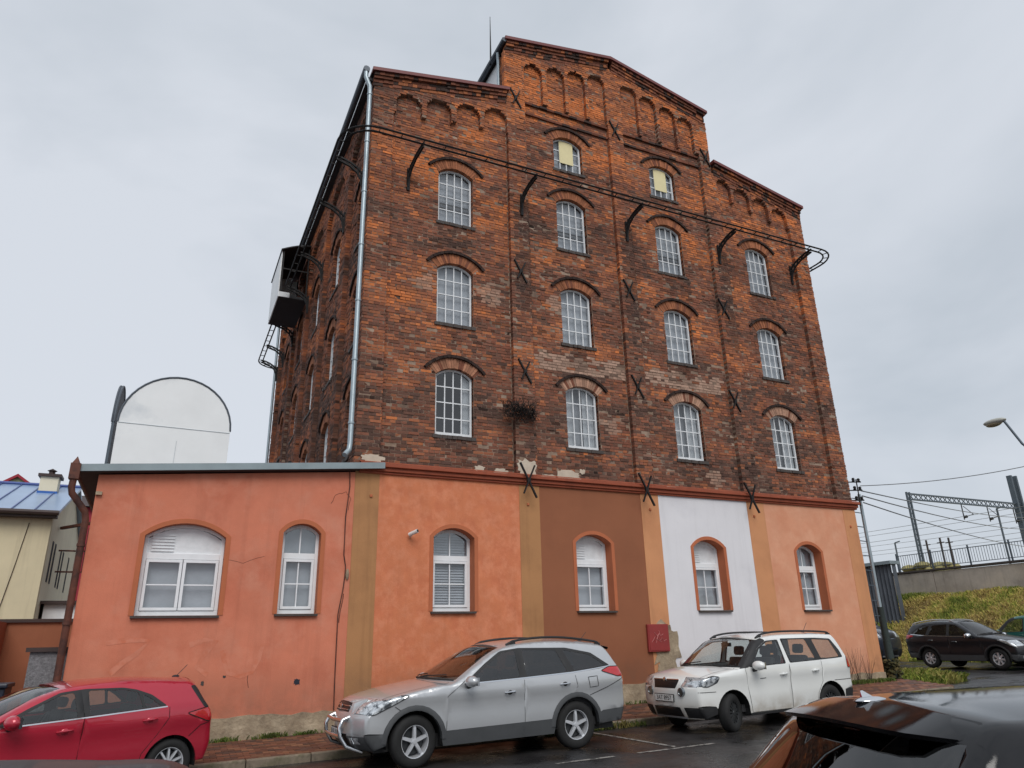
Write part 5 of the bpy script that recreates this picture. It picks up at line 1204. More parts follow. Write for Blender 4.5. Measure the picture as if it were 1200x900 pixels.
# ---------------------------------------------------------------- red hatchback, and two dark ones in front
M['car_red'] = paint('car_red', (.46, .012, .035), .25, .30)
M['car_black'] = paint('car_black', (.005, .005, .006), .0, .05, coat=0, droplets=.06)
M['car_navy'] = paint('car_navy', (.007, .008, .012), .0, .5, coat=.15, droplets=.15)
HAT = dict(L=4.065, W=.862, belt=1.0, roof=1.40, tumble=.20, ftaper=(1.0, .16), rtaper=(.9, .09), sill=.22, xf=.83, xr=3.41, rw=.312, arch=.36, rim=.212,
  out=[(.32, .22, -.20, 0), (.22, .36, -.19, 0), (.20, .54, -.18, 0), (.26, .70, -.20, .02), (.46, .84, -.24, .03), (.75, .905, -.12, .05), (1.0, .94, -.04, .06), (1.12, .958, -.25, .03), (1.62, 1.22, -.15, .05), (2.03, 1.355, -.10, .05),
       (2.5, 1.40, 0, .045), (3.0, 1.395, 0, .045), (3.45, 1.36, .02, .045), (3.70, 1.315, .11, .05), (3.85, 1.08, .11, .02), (3.95, .92, .10, 0), (3.98, .7, .09, 0), (3.98, .5, .09, 0), (3.92, .30, .09, 0)],
  regions=[('side_window', [(1.42, .985), (2.18, 1.01), (2.13, 1.305), (1.98, 1.285), (1.66, 1.14)], ARM, -.004), ('side_window', [(2.33, 1.015), (2.98, 1.043), (2.92, 1.255), (2.72, 1.30), (2.30, 1.315)], ARM, -.004),
           ('side_window', [(3.02, 1.045), (3.22, 1.056), (3.09, 1.16), (2.97, 1.235)], ARM, -.004), ('rear_side_trim', [(3.64, 1.29), (3.80, 1.29), (3.97, 1.0), (3.83, .985)], M['black_plastic'], .002),
           ('headlight', [(.16, .70), (.35, .70), (.62, .80), (.74, .885), (.5, .865), (.25, .78)], M['lamp_clear'], .004), ('tail_light', [(3.58, .935), (3.90, .80), (4.1, .80), (4.1, .965), (3.86, .99)], M['lamp_red'], .005),
           ('belt_moulding', [(1.28, .955), (2.25, .988), (3.30, 1.037), (3.30, 1.052), (2.25, 1.004), (1.28, .971)], M['chrome'], .003),
           ('window_trim', [(1.28, .972), (2.25, 1.005), (3.30, 1.053), (3.10, 1.21), (2.90, 1.29), (2.73, 1.325), (2.26, 1.34), (1.97, 1.315), (1.60, 1.15)], M['black_plastic'], 0)],
  sregions=mid('windscreen', 7.10, 8.95, .94, ARM, 0, .90)+mid('rear_window', 13.22, 14.6, .97, ARM, 0, .95)+both('headlight', 2.9, 4.1, .58, 1.0, M['lamp_clear'])+mid('grille', 2.7, 3.2, .5, M['grille_black'], .003)+mid('air_intake', .5, 1.5, .6, M['grille_black'], .002)+
    both('tail_light', 14.75, 15.55, .55, 1.0, M['lamp_red'], .004),
  doors=[[(1.16, .28), (2.23, .28), (2.26, 1.0), (2.21, 1.335), (1.97, 1.318), (1.58, 1.15), (1.22, .95), (1.14, .80)], [(2.23, .28), (2.98, .28), (3.02, .48), (3.20, .70), (3.33, .90), (3.33, 1.04), (3.08, 1.23), (2.72, 1.33), (2.21, 1.335), (2.26, 1.0)]],
  gaps=[[(3.60, .60), (3.80, .76), (3.98, .80)], [(.5, .74), (.62, .60)]], handles=[(2.05, .86), (3.08, .895)], handle_mat=M['car_red'], mirror=(1.45, .99), mirror_mat=M['car_red'], rails=None, rail_mat=None, antenna=(12.55, .0, .16), paint=M['car_red'], lip=None, lipw=.04,
  spokes=10, spokew=(.016, .012), rim_mat=M['alloy'], seat_x=1.95, dash=(1.45, .93))
def hatch_spoiler(c, root, m, ext=.16):
    mb = MB(); n = 11; v_ = np.linspace(-.96, .96, n); A = c.strip_pt(np.full(n, 12.78), v_, .003); B = [(a[0]+ext*(1-.85*abs(q)**6), a[1]*.985, a[2]-.03) for a, q in zip(c.strip_pt(np.full(n, 13.0), v_), v_)]
    B2 = [(b[0]-.012, b[1], b[2]-.018) for b in B]; A2 = c.strip_pt(np.full(n, 13.15), v_, -.004)
    mb.add(A+B+B2+A2, [(k*n+i, k*n+i+1, (k+1)*n+i+1, (k+1)*n+i) for k in range(3) for i in range(n-1)]+[(0, n, 2*n, 3*n), (n-1, 2*n-1, 3*n-1, 4*n-1)]); obj('spoiler', mb, m, root, smooth=50)
red, cr_ = build_car('parked_car', 'red hatchback parked askew below the large annex window', HAT, (-6.72, -3.30, road(-5)-.02), R(19), R(.9), 'cars parked along the kerb')
hatch_spoiler(cr_, red, M['car_red'], .05); wipers(cr_, red)
w_ = remat(dict(HAT), ARM, DKG); w_.update(paint=M['car_black'], mirror_mat=M['car_black'], handle_mat=M['car_black'], antenna=None, L=4.2)
o_ = list(HAT['out']); o_[11] = (3.0, 1.40, 0, .04); o_[12:] = [(3.45, 1.385, .02, .04), (3.70, 1.352, .10, .042), (3.96, 1.10, .11, .02), (4.08, .95, .10, 0), (4.12, .72, .09, 0), (4.12, .5, .09, 0), (4.06, .30, .09, 0)]; w_['out'] = o_
w_['regions'] = [r for r in w_['regions'] if r[0] not in ('rear_side_trim', 'tail_light')]
blk, cb2 = build_car('parked_car', 'glossy black hatchback with roof spoiler and shark-fin aerial across the road', w_, (2.95, -13.54, road(1)-.00), R(163), 0, 'cars parked across the road')
hatch_spoiler(cb2, blk, M['car_black'], .19)
p = Vector(cb2.strip_pt(np.array([12.72]), np.array([0.]))[0]); mb = MB()
mb.add([(p.x-.05, p.y, p.z-.004), (p.x+.045, p.y-.016, p.z-.006), (p.x+.045, p.y+.016, p.z-.006), (p.x+.045, p.y, p.z+.042), (p.x+.032, p.y-.003, p.z+.044)], [(0, 1, 4), (0, 4, 2), (1, 3, 4), (2, 4, 3), (1, 2, 3)]); mb.ball((p.x, p.y, p.z), .085, .035, .018, 14, 6)
obj('shark_fin_aerial', mb, M['chrome'], blk, smooth=True)
w2 = remat(dict(HAT), ARM, DKG); w2.update(paint=M['car_navy'], mirror_mat=M['car_navy'], handle_mat=M['car_navy'], antenna=None)
nav, cn_ = build_car('parked_car', 'dark hatchback of which only the roof top shows, before the red car', w2, (-7.22, -11.50, road(-5)-.01), R(0), 0, 'cars parked across the road')

# ---------------------------------------------------------------- cars in the yard by the bank
M['car_anthracite'] = paint('car_anthracite', (.007, .008, .012), .0, .35, coat=.5)
M['car_green'] = paint('car_green', (.012, .11, .09), .0, .35)
M['van_blue'] = paint('van_blue', (.03, .037, .055), .2, .35)
d_ = scaled(remat(SUV, ARM, DKG), .897, .965, paint=M['car_anthracite'], mirror_mat=M['chrome'], handle_mat=M['car_anthracite'], W=.90, rw=.345, arch=.405, rim=.215, lip=M['black_plastic'], lipw=.06, rail_mat=M['alloy'], spokes=7, spokew=(.03, .03))
dus, cd_ = build_car('parked_car', 'dark blue-black SUV with silver mirror parked below the grass bank', d_, (23.30, .75, road(23.3)+.02), R(90.4), 0, 'cars parked below the bank')
g_ = scaled(YET, .93, 1.07, paint=M['car_green'], mirror_mat=M['car_green'], handle_mat=M['car_green'], rails=None, antenna=None, W=.84)
grn, cg_ = build_car('parked_car', 'dark green hatchback behind the dark SUV below the bank', g_, (25.7, 4.1, road(25.7)), R(-90), 0, 'cars parked below the bank')
VAN = dict(YET); VAN.update(L=4.86, W=.95, belt=1.16, roof=1.94, tumble=.16, xf=.9, xr=3.85, paint=M['van_blue'], mirror_mat=M['black_plastic'], handle_mat=M['black_plastic'], rails=None, antenna=None, mirror=(1.30, 1.24), dash=(1.35, 1.1), seat_x=2.0,
  out=[(.25, .28, -.17, 0), (.14, .45, -.15, 0), (.12, .68, -.14, 0), (.16, .86, -.15, .01), (.32, 1.02, -.20, .02), (.62, 1.12, -.13, .05), (.88, 1.19, -.04, .05), (1.0, 1.22, -.22, .02), (1.42, 1.60, -.12, .05), (1.72, 1.84, -.10, .05),
       (2.2, 1.92, 0, .05), (3.2, 1.94, 0, .05), (4.3, 1.93, .02, .05), (4.70, 1.89, .04, .04), (4.76, 1.5, .05, .02), (4.79, 1.2, .06, 0), (4.80, .8, .06, 0), (4.80, .5, .07, 0), (4.74, .35, .07, 0)],
  regions=[('side_window', [(1.32, 1.25), (2.2, 1.26), (2.2, 1.76), (1.95, 1.75), (1.62, 1.55)], ARM, -.004), ('headlight', [(.10, .86), (.32, .86), (.52, .95), (.58, 1.05), (.42, 1.06), (.2, 1.0)], M['lamp_clear'], .004),
           ('cladding', [(-.1, .1), (5, .1), (5, .55), (-.1, .55)], M['black_plastic'], .004)],
  doors=[[(1.22, .34), (2.28, .34), (2.30, 1.80), (1.9, 1.79), (1.56, 1.56), (1.15, 1.2)]], handles=[(2.12, 1.02)])
wipers(cd_, dus)
van, cv_ = build_car('parked_van', 'dark blue van with its nose showing past the warehouse corner', scaled(VAN, 1.08, 1.27, rw=.36, arch=.42), (23.15, 6.2, road(22.7)+.02), R(92), 0, 'cars parked below the bank', cat='van')
# ================================================================ bank, retaining wall, railway
BX0, BX1, WX = 26.9, 31.6, 32.0
gz0 = road(26); 
def bank_z(x, y):
    t = max(0, min(1, (x-BX0)/(BX1-BX0))); return gz0-.02+(3.45-gz0)*(t*t*(3-2*t)*.55+t*.45)+.13*mnoise.noise(Vector((x*.7, y*.5, 2)))*min(1, t*4)
mb = MB(); xs_ = np.linspace(BX0, 32.3, 16); ys_ = np.linspace(-25, 45, 80); n = len(xs_)
mb.add([(x, y, bank_z(x, y)) for y in ys_ for x in xs_], [(j*n+i, j*n+i+1, (j+1)*n+i+1, (j+1)*n+i) for j in range(len(ys_)-1) for i in range(n-1)])
structure(obj('embankment', mb, M['soil'], smooth=True))
def grass(name, pts, label, cols, h=(.12, .32), seed=3):
    rd = random.Random(seed); V, Fc, Cc = [], [], []
    for (x, y, z) in pts:
        q1 = mnoise.noise(Vector((x*.55, y*.55, 11.)))+.5*mnoise.noise(Vector((x*1.9, y*1.9, 4.))); a = rd.uniform(0, 6.28); L_ = rd.uniform(*h); b = rd.uniform(.2, .9)*L_; w_ = rd.uniform(.008, .018)
        ca, sa = math.cos(a), math.sin(a); o = len(V); c = np.array(cols[int(max(0, min(len(cols)-1, (q1*.9+.5+rd.gauss(0, .16))*len(cols))))])*rd.uniform(.65, 1.2); L_ *= 1+.5*q1
        V += [(x-sa*w_, y+ca*w_, z-.01), (x+sa*w_, y-ca*w_, z-.01), (x+ca*b*.5, y+sa*b*.5, z+L_*.75), (x+ca*b, y+sa*b, z+L_*.9)]
        Fc += [(o, o+1, o+2), (o, o+2, o+3)]; Cc += [c]*4
    mb = MB(); mb.v, mb.f, mb.c = V, Fc, Cc; o = obj(name, mb, M['grass'], fix=False); o['label'] = label; o['kind'] = 'stuff'; o['category'] = 'grass'
    return o
GC = [S(112, 94, 62, 1.2), S(146, 124, 74, 1.3), S(166, 148, 88, 1.35), S(170, 156, 90, 1.35), S(142, 142, 66, 1.35), S(120, 128, 56, 1.3), S(98, 110, 48, 1.2)]
pts = []
for i in range(90000):
    x = random.uniform(BX0-.2, 31.8); y = random.uniform(-6, 24)
    if mnoise.noise(Vector((x*.8, y*.8, 5))) > -.9: pts.append((x, y, bank_z(x, y)))
grass('bank_grass', pts, 'dry yellow-green grass covering the railway embankment', GC, (.07, .20))
GB = [S(110, 124, 48), S(134, 142, 62), S(92, 106, 42), S(150, 144, 80)]
pts = []
for i in range(5200):
    a = random.uniform(0, 6.28); r = math.sqrt(random.random()); x, y = 16.9+2.0*r*math.cos(a), 1.1+1.5*r*math.sin(a)
    pts.append((x, y, road(x)+.16*(1-r*r)))
mb = MB(); mb.ball((16.9, 1.1, road(17)-.06), 1.95, 1.45, .20, 24, 10); structure(obj('grass_mound', mb, M['soil'], smooth=True))
grass('verge_grass', pts, 'green grass patch round the pole at the warehouse corner', GB, (.08, .24), 4)
pts = []
for i in range(2600):                            # weeds along the foot of the wall and in the kerb joint
    q = random.random()
    if q < .35: x = random.uniform(12.3, 14.6); pts.append((x, YW-.05-abs(random.gauss(0, .12)), pave(x)))
    elif q < .62: x = random.choice((-1.6, -1.45, -2.3, -2.75, -.9, .1))+random.gauss(0, .12); x = max(-3.0, x); pts.append((x, YW-.05-abs(random.gauss(0, .02)), pave(x)-.005))
    elif q < .8: x = random.uniform(3.2, 5.4); pts.append((x, KY-.01-abs(random.gauss(0, .04)), road(x)+random.uniform(0, .05)))
    else: x = random.uniform(6.0, 13.0); pts.append((x, YW-.05-abs(random.gauss(0, .03)), pave(x)))
grass('weeds', pts, 'low green weeds along the foot of the wall and kerb', [S(78, 96, 40), S(96, 108, 52), S(70, 80, 38), S(120, 110, 64)], (.03, .11), 6)
# brown dry stems in front of the peach wall
for k, (x, hgt) in enumerate(((12.95, .75), (13.35, .9), (13.75, .7))):
    mb = MB()
    for i in range(12):
        a = random.uniform(-.35, .35); b = random.uniform(-.2, .1); mb.tube([(x+random.gauss(0, .04), YW-.12, pave(x)-.02), (x+a*.5, YW-.14+b*.3, pave(x)+hgt*.5*random.uniform(.6, 1)), (x+a, YW-.16+b*.5, pave(x)+hgt*random.uniform(.7, 1))], [.006, .004, .002], 4)
    tag(obj('dry_shrub', mb, M['stem']), 'thin leafless brown shrub against the peach wall near the corner', 'shrub', 'leafless shrubs by the peach wall')
rw = thing('retaining_wall', 'long stained grey concrete retaining wall on top of the grass bank', 'wall', (WX, 10, 3.3))
for k in range(12):
    y0 = -20+k*5.0; mb = MB(); mb.box(WX, WX+.35, y0+.012, y0+4.988, 2.6, 4.66+.02*math.sin(k*2.1)); obj('panel', mb, M['concrete'], rw, bevel=.02)
mb = MB(); mb.box(WX-.06, WX+.42, -20, 40, 4.69, 4.78); obj('coping', mb, M['sill_dark'], rw)
mb = MB(); mb.box(WX+.4, 140, -60, 90, 2.0, 4.6); structure(obj('railway_terrace', mb, M['soil']))
fence = thing('railing', 'thin dark metal railing along the top of the concrete wall', 'fence', (WX+.2, 5, 4.78))
for k in range(11):
    y0 = -8+k*2.0; mb = MB(); mb.bar((WX+.15, y0, 4.75), (WX+.15, y0, 5.75), .06); obj('post', mb, M['steel_grey'], fence)
    if k < 10:
        mb = MB(); mb.bar((WX+.15, y0, 5.62), (WX+.15, y0+2, 5.62), .035); mb.bar((WX+.15, y0, 4.92), (WX+.15, y0+2, 4.92), .03)
        for i in range(1, 15): mb.bar((WX+.15, y0+i*2/15, 4.92), (WX+.15, y0+i*2/15, 5.62), .016)
        obj('rail_panel', mb, M['steel_grey'], fence)
for k, (u_, v_) in enumerate(((1085, 633), (1101, 630), (1111, 630))):
    p = onX(u_, v_, WX+.9); mb = MB(); mb.bar((WX+.9, p.y, 4.5), (WX+.9, p.y, p.z), .07); mb.bar((WX+.9, p.y-.2, p.z-.25), (WX+.9, p.y+.2, p.z-.25), .04)
    tag(obj('fence_post', mb, M['sill_dark']), 'lone dark steel post standing behind the concrete wall', 'post', 'posts behind the concrete wall')
# yellowish rubble and dark mound behind the wall
mb = MB()
for i in range(70):
    p = onX(random.uniform(1066, 1116), 668, WX+1.2); s_ = random.uniform(.12, .34); mb.ball((WX+1.2+random.uniform(-.3, .4), p.y, 4.62+random.uniform(0, .45)), s_*1.3, s_*1.4, s_*.7, 6, 4)
ob_ = obj('rubble_heap', mb, mat('rubble', S(150, 142, 96), .95, var=.5, vscale=4, bump=.6)); tag(ob_, 'pale yellowish rubble heap behind the concrete wall', 'rubble')
# corrugated shed
shed = thing('shed', 'grey corrugated metal shed at the end of the concrete wall', 'shed', (30.5, 13, 2.9))
pa, pb2 = onX(1018, 700, 29.5), onX(1052, 700, 29.5); y0, y1 = pb2.y, pa.y+5; zt = onX(1035, 662, 29.5).z
nn = 60; mb = MB(); V = []
for i in range(nn+1):
    y = y0+(y1-y0)*i/nn; x = 29.5+.05*(1 if i % 2 else -1); V += [(x, y, 2.0), (x, y, zt)]
mb.add(V, [(2*i, 2*i+2, 2*i+3, 2*i+1) for i in range(nn)]); mb.add([(29.5, y0, 2.0), (29.8, y0, 2.0), (29.8, y0, zt), (29.5, y0, zt)], [(0, 1, 2, 3)]); obj('wall', mb, M['sheet_grey'], shed, fix=False)
mb = MB(); mb.box(29.3, 30.0, y0-.1, y1+.2, zt, zt+.16); obj('roof', mb, M['flashing_grey'], shed)
# overhead line gantry
gan = thing('catenary_gantry', 'grey steel railway gantry spanning the tracks with a lattice beam', 'gantry', (48, 22, 4.6))
MX = 48.0; b0 = onX(1080, 655, MX); t0_ = onX(1062, 577, MX); MY = b0.y
mb = MB()
for sx in (-.16, .16): mb.bar((MX+sx, MY, 4.5), (MX+sx, MY, t0_.z), .12)
for i in range(18): z = 4.6+i*(t0_.z-4.8)/18; mb.bar((MX-.16, MY, z), (MX+.16, MY, z+.3), .05)
obj('mast', mb, M['steel_grey'], gan)
mx2 = onY(1194, 592, MY).x; zb_ = onY(1067, 582, MY).z; zt2 = onY(1187, 558, MY).z
mb = MB()
for sx in (-.35, .35):
    for sy in (-.1, .1): mb.bar((mx2+sx, MY+sy, 4.5), (mx2+sx, MY+sy, zt2), .2)
obj('mast', mb, M['steel_grey'], gan)
mb = MB(); xe = mx2+9
for zz in (-.22, .22): mb.bar((MX, MY, zb_+zz), (xe, MY, zb_+zz), .11)
nseg = 40
for i in range(nseg): xa, xb = MX+(xe-MX)*i/nseg, MX+(xe-MX)*(i+1)/nseg; mb.bar((xa, MY, zb_-.22), (xb, MY, zb_+.22), .05); mb.bar((xa, MY, zb_+.22), (xb, MY, zb_-.22), .05)
obj('beam', mb, M['steel_grey'], gan)
for xx in (54.2, 57.5, 61.0):
    mb = MB(); mb.bar((xx, MY, zb_-.2), (xx, MY, zb_-1.5), .06); mb.bar((xx, MY, zb_-1.3), (xx+1.3, MY, zb_-1.0), .05); mb.bar((xx+1.3, MY, zb_-1.0), (xx+.2, MY, zb_-.4), .035); mb.lathe([(.05, -.2), (.12, -.1), (.05, 0), (.12, .1), (.05, .2)], 8, Matrix.Translation((xx+.25, MY, zb_-1.25)) @ Matrix.Rotation(R(80), 4, 'Y')); obj('cantilever', mb, M['iron'], gan)
for xx, zz in ((50.5, zb_-1.6), (53.5, zb_-2.1), (56.0, zb_-1.2), (59, zb_-2.3), (62.5, zb_-1.4), (65.5, zb_-2.0)):
    mb = MB(); mb.tube([(xx, y, zz+.35*((y-MY)/26)**2-.2) for y in np.linspace(MY-26, MY+26, 14)], .016, 4); tag(obj('overhead_wire', mb, M['wire']), 'thin overhead railway wire running under the gantry', 'wire', 'railway wires')
# far slender masts
for u_, v0_, v1_, xx in ((1184, 660, 595, 60), (1055, 668, 636, 66)):
    p = onX(u_, v0_, xx); p1 = onX(u_-(10 if u_ > 1100 else 5), v1_, xx); mb = MB(); mb.tube([(xx, p.y, 4.5), (xx, p.y, p1.z)], .09, 6); mb.bar((xx, p.y, p1.z), (xx, p.y-.6, p1.z+.1), .1); tag(obj('railway_post', mb, M['steel_grey']), 'slender grey railway post %s' % ('with a short arm right of the gantry mast' if u_ > 1100 else 'low beyond the shed'), 'post')
# ---------------------------------------------------------------- utility pole at the corner, service wires
PX, PY = 15.15, 0.0
pol = thing('utility_pole', 'slim pale pole with dark lower part at the warehouse corner', 'pole', (PX, PY, road(15)))
mb = MB(); mb.tube([(PX, PY, 2.3), (PX, PY, 5.72)], [.055, .045], 10); obj('tube', mb, M['zinc'], pol, smooth=True)
mb = MB(); mb.tube([(PX, PY, road(15)-.05), (PX+.02, PY, 1.2), (PX, PY, 2.45)], [.13, .11, .085], 9); obj('base', mb, M['pole_green'], pol, smooth=True)
for z in np.arange(2.2, 5.6, .42): mb = MB(); mb.bar((PX-.32, PY, z+.02), (PX+.04, PY, z), .022); obj('rung', mb, M['steel_grey'], pol)
iv = MB()
for i in range(380):
    z = random.uniform(.25, 1.05); a = random.uniform(0, 6.28); r = .13+abs(random.gauss(0, .07))*(1.6-z); c = Vector((PX+r*math.cos(a), PY+r*math.sin(a), z)); q = Vector((random.gauss(0, 1), random.gauss(0, 1), random.gauss(0, .6))).normalized()*.05; q2 = q.orthogonal().normalized()*.03
    iv.add([c-q-q2, c+q-q2, c+q+q2, c-q+q2], [(0, 1, 2, 3)], S(62, 60, 36) if random.random() < .6 else S(84, 74, 44))
tag(obj('ivy', iv, M['grass'], fix=False), 'withered creeper wound round the dark foot of the corner pole', 'plant')
ins = thing('insulator_bracket', 'iron bracket with insulators on the upper warehouse corner', 'insulators', (14.55, -.2, 5.6))
mb = MB()
for z in (5.45, 5.75, 6.0): mb.bar((14.42, -.2, z), (14.95, -.3, z+.02), .03)
mb.bar((14.80, -.27, 5.3), (14.80, -.27, 6.1), .025); obj('arm', mb, M['iron'], ins)
for z in (5.45, 5.75, 6.0):
    for x in (14.68, 14.90):
        mb = MB(); mb.lathe([(.0, .12), (.03, .11), (.05, .07), (.03, .05), (.055, .02), (.02, 0)], 10, Matrix.Translation((x, -.27, z+.02))); obj('insulator', mb, M['iron'], ins, smooth=True)
for k, (z0_, (u_, v_), xx, sag) in enumerate(((5.9, (1200, 538), 20, .25), (5.6, (1200, 612), 46, .5), (5.4, (1200, 634), 46, .4), (5.75, (1200, 600), 60, .5))):
    e = onX(u_, v_, xx); a = Vector((14.9, -.3, z0_)); e = a+(e-a)*1.5; mb = MB(); mb.tube([tuple(a+(e-a)*t-Vector((0, 0, sag*4*t*(1-t)))) for t in np.linspace(0, 1, 18)], .013 if k == 0 else .02, 5)
    tag(obj('service_wire', mb, M['wire']), ('single dark wire rising from the corner insulators past the street lamp' if k == 0 else 'thin wire sloping from the corner insulators toward the railway'), 'wire', None if k == 0 else 'wires from the corner insulators')
# street lamp
LX = 22.0; h0 = onX(1166, 496, LX); h1 = onX(1198, 520, LX)
lmp = thing('street_lamp', 'street lamp with curved arm and flat grey head above the road', 'street lamp', (LX, h1.y-1.0, road(22)))
mb = MB(); yb = h1.y-1.0; mb.tube([(LX, yb, road(22)-.1), (LX, yb, h1.z-2.5), (LX, yb+.15, h1.z-1.3), (LX, h1.y-.35, h1.z-.45), (LX, h1.y, h1.z), (LX, h0.y-.30, h0.z+.02)], [.09, .06, .05, .045, .04, .04], 10); obj('pole', mb, M['steel_grey'], lmp, smooth=True)
mb = MB(); mb.ball((LX, h0.y, h0.z+.05), .16, .40, .11, 16, 8); obj('head', mb, M['lamp_grey'], lmp, smooth=True)
mb = MB(); mb.ball((LX, h0.y+.05, h0.z-.02), .14, .28, .10, 16, 8); obj('lens', mb, M['lamp_glass'], lmp, smooth=True)

# ================================================================ left background
cb1 = thing('cream_house', 'cream rendered house with pale blue metal roof and small chimney', 'house', (-12, 14, 1))
CY_, CX = 12.0, -7.08; ez = 6.0
mb = MB(); mb.box(CX-14, CX, CY_+.003, CY_+.3, -.5, ez+.05); obj('front_wall', mb, M['cream'], cb1)
mb = MB(); mb.prism([(CY_+.31, -.5), (CY_+9, -.5), (CY_+9, ez), (CY_+4.4, ez+1.55), (CY_+.31, ez+.05)], CX, CX-.29, lambda u, v, d: (d, u, v)); obj('gable_wall', mb, M['cream_pale'], cb1)
mb = MB(); e0 = CY_-.35; za, zb_ = ez-.05, ez+1.62
mb.add([(x, y, z) for x in (CX-14, CX+.18) for y, z in ((e0, za), (CY_+4.4, zb_), (CY_+9.3, za), (CY_+9.3, za-.1), (CY_+4.4, zb_-.1), (e0, za-.1))], [(0, 1, 7, 6), (1, 2, 8, 7), (3, 4, 10, 9), (4, 5, 11, 10), (0, 6, 11, 5), (6, 7, 10, 11), (7, 8, 9, 10), (0, 5, 4, 1), (1, 4, 3, 2)])
rf = obj('roof', mb, M['roof_blue'], cb1)
for x in np.arange(CX-13.5, CX+.1, .62):
    mb = MB(); mb.bar((x, e0, za+.02), (x, CY_+4.4, zb_+.02), .03, .035); obj('standing_seam', mb, M['roof_seam'], rf)
mb = MB(); mb.tube([(CX-14, CY_+4.4, zb_+.03), (CX+.2, CY_+4.4, zb_+.03)], .07, 6); obj('ridge', mb, M['roof_seam'], rf)
mb = MB(); mb.tube([(CX-14, e0-.06, za-.06), (CX+.2, e0-.06, za-.06)], .08, 8); mb.box(CX-14, CX+.15, e0, e0+.3, za-.2, za-.12); obj('gutter', mb, M['cap_dark'], cb1)
cp = onY(60, 560, CY_+3.2); mb = MB(); mb.box(cp.x-.28, cp.x+.28, CY_+2.9, CY_+3.5, 6.6, cp.z-.02); ch = obj('chimney', mb, M['cream_pale'], rf)
mb = MB(); mb.box(cp.x-.36, cp.x+.36, CY_+2.82, CY_+3.58, cp.z-.02, cp.z+.08); mb.lathe([(.10, 0), (.10, .14), (.16, .17), (.0, .26)], 10, Matrix.Translation((cp.x, CY_+3.2, cp.z+.08))); obj('chimney_cap', mb, M['cap_dark'], rf)
mb = MB(); mb.box(cp.x-.31, cp.x+.31, CY_+2.86, CY_+3.54, 6.9, 7.16); obj('chimney_flashing', mb, mat('flash_blue', S(40, 96, 170), .4), rf)
for k, y in enumerate((CY_+1.2, CY_+1.9, CY_+3.6, CY_+4.3, CY_+6.2)):
    mb = MB(); mb.box(CX-.02, CX+.012, y-.16, y+.16, 3.9, 5.2); wv = obj('window', mb, M['sill_dark'], cb1); mb = MB(); mb.box(CX+.012, CX+.016, y-.11, y+.11, 3.95, 5.15); obj('pane', mb, M['room_dark'], wv)
for y in (CY_+1.2, CY_+2.4): mb = MB(); mb.box(CX-.02, CX+.012, y-.2, y+.2, 2.2, 3.2); obj('window', mb, M['sill_dark'], cb1)
mb = MB(); mb.tube([(CX-.6, CY_-.02, 5.6), (CX-.75, CY_-.02, 4.3), (CX-.95, CY_-.02, 2.8)], .011, 5); obj('wall_cable', mb, M['cap_dark'], cb1)
# small porch and balcony frame beside the house
mb = MB(); mb.box(CX+.1, CX+1.5, CY_+1.0, CY_+4, 1.0, 3.2); pc = thing('porch', 'small white porch with dark sloping roof behind the orange yard wall', 'porch', (CX+.8, CY_+2, 1)); obj('wall', mb, M['white_board'], pc)
mb = MB(); mb.box(CX+.0, CX+1.65, CY_+.8, CY_+4.1, 3.2, 3.3, Matrix.Translation((0, 0, 0))); obj('roof', mb, M['cap_dark'], pc)
bal = thing('balcony_frame', 'rusty iron balcony frame fixed to the cream house', 'balcony', (CX+.6, CY_+3, 4))
mb = MB(); 
for z in (4.3, 5.0): mb.bar((CX+.9, CY_+2, z), (CX+.9, CY_+6, z), .05); mb.bar((CX+.1, CY_+2, z), (CX+.9, CY_+2, z), .05)
for y in np.arange(CY_+2, CY_+6, .5): mb.bar((CX+.9, y, 4.3), (CX+.9, y, 5.0), .03)
mb.bar((CX+.05, CY_+2.0, 5.75), (CX+1.4, CY_+.6, 5.85), .09); mb.bar((CX+.9, CY_+2, 4.3), (CX+.9, CY_+2, 5.8), .05)
obj('frame', mb, M['rust'], bal)
rh = thing('red_house', 'dark red house wall glimpsed between cream house and annex', 'house', (-6, 34, 1))
mb = MB(); mb.box(-9, -3, 34, 40, 0, 9.8); obj('wall', mb, M['red_wall'], rh)
mb = MB(); mb.add([(-9.3, 33.6, 9.8), (-2.7, 33.6, 9.8), (-2.7, 40.4, 9.8), (-9.3, 40.4, 9.8), (-9.3, 37, 11), (-2.7, 37, 11)], [(0, 1, 5, 4), (2, 3, 4, 5), (0, 4, 3), (1, 2, 5)]); obj('roof', mb, M['cap_dark'], rh)
for z in (3.2, 6.2):
    for x in (-7.6, -6.3, -5.0): mb = MB(); mb.box(x-.4, x+.4, 33.96, 34.0, z, z+1.3); obj('window', mb, M['room_dark'], rh)
gh = thing('gabled_house', 'far house with red-edged pale green gable peeping over the blue roof', 'house', (-24, 50, 1))
gp = onY(22, 556, 50); mb = MB(); mb.prism([(gp.x-2.6, 0), (gp.x+2.6, 0), (gp.x+2.6, gp.z-1.9), (gp.x, gp.z-.15), (gp.x-2.6, gp.z-1.9)], 50, 58, lambda u, v, d: (u, d, v)); obj('wall', mb, mat('pale_green', S(176, 190, 150), .9), gh)
mb = MB()
for s_ in (-1, 1): mb.add([(gp.x, y, gp.z+d) for y in (49.7, 58.3) for d in (0, -.22)]+[(gp.x+s_*3.1, y, gp.z-2.2+d) for y in (49.7, 58.3) for d in (0, -.22)], [(0, 2, 6, 4), (1, 5, 7, 3), (0, 4, 5, 1), (2, 3, 7, 6), (4, 6, 7, 5)])
obj('roof', mb, M['red_wall'], gh)
yw = thing('yard_wall', 'orange rendered yard wall with dark coping beside the annex', 'wall', (-7, 4, 0))
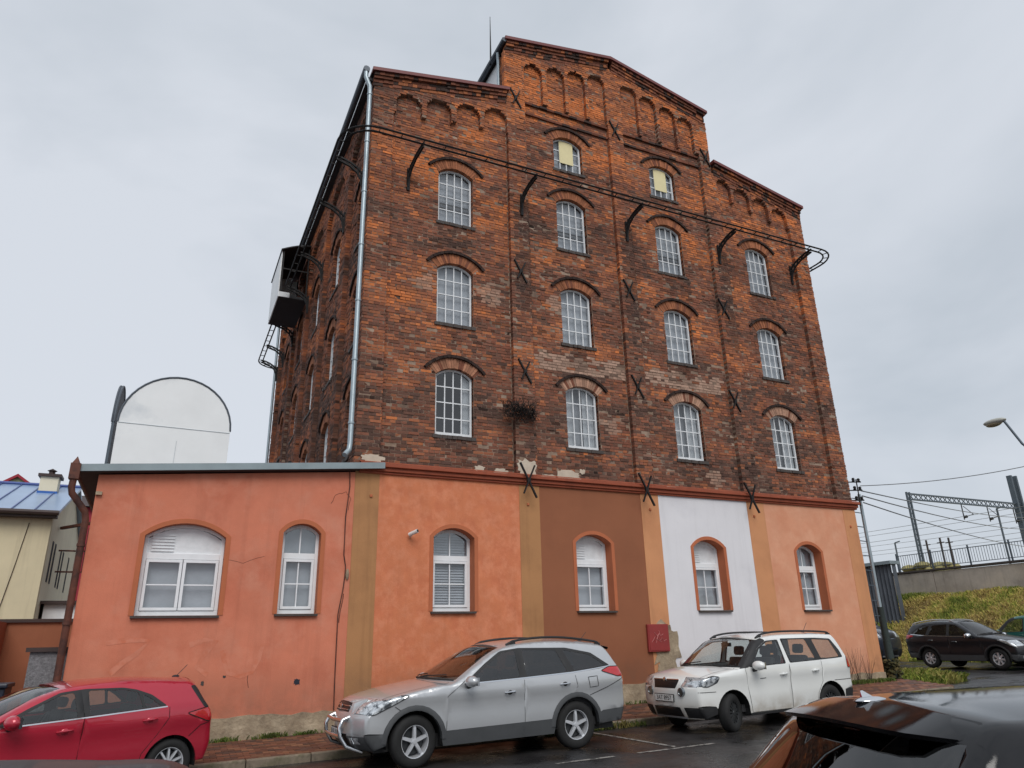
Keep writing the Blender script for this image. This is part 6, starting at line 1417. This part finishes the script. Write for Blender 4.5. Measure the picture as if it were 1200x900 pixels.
mb = MB(); mb.box(-11, -4.93, 4.0, 4.25, -.2, 2.36); obj('wall', mb, M['render_orange'], yw)
mb = MB(); mb.box(-11, -4.93, 3.94, 4.31, 2.36, 2.43); obj('coping', mb, M['cap_dark'], yw)
mb = MB(); mb.box(-6.75, -6.5, 2.0, 4.0, -.2, 2.36); obj('return_wall', mb, M['render_orange'], yw)
gw = thing('gate_pillar', 'grey pebble-dashed gate pillar with brown cap against the annex', 'pillar', (-5.2, 0, -.1))
mb = MB(); mb.box(-5.48, -4.935, -.05, .55, -.25, 1.76); obj('pillar', mb, M['pebbledash'], gw)
mb = MB(); mb.box(-5.54, -4.93, -.11, .61, 1.76, 1.83); obj('cap', mb, M['cap_dark'], gw)
for k, x in enumerate((-6.95, -6.15)):
    bn = thing('waste_bin', ('dark blue wheeled waste container farther from the gate pillar' if k == 0 else 'dark blue wheeled waste container right beside the gate pillar'), 'bin', (x, .6, road(x)), 'waste containers by the gate pillar')
    z0_ = road(x)
    mb = MB(); mb.prism([(x-.33, z0_+.14), (x+.33, z0_+.14), (x+.38, z0_+1.30), (x-.38, z0_+1.30)], .25, .95, lambda u, v, d: (u, d, v)); bo_ = obj('tub', mb, M['bin_blue'], bn, bevel=.02)
    mb = MB(); mb.box(x-.41, x+.41, .2, 1.0, z0_+1.30, z0_+1.37); obj('lid', mb, M['bin_blue'], bn, bevel=.02)
    for s_ in (-1, 1):
        mb = MB(); mb.tube([(x+s_*.20-.025, .3, z0_+.08), (x+s_*.20+.025, .3, z0_+.08)], .08, 12); mb.tube([(x+s_*.20-.025, .9, z0_+.08), (x+s_*.20+.025, .9, z0_+.08)], .08, 12); obj('wheel', mb, M['tyre'], bn)
    for s_ in (-.15, .12): mb = MB(); mb.ball((x+s_, .235, z0_+1.12), .02, .012, .02, 8, 5); obj('stud', mb, M['camera_white'], bn)
    mb = MB(); mb.box(x-.2, x+.1, .225, .248, z0_+.84, z0_+.87); obj('label_strip', mb, M['zinc'], bn)
for o in col.objects:
    if 'world_parts' in o: del o['world_parts']
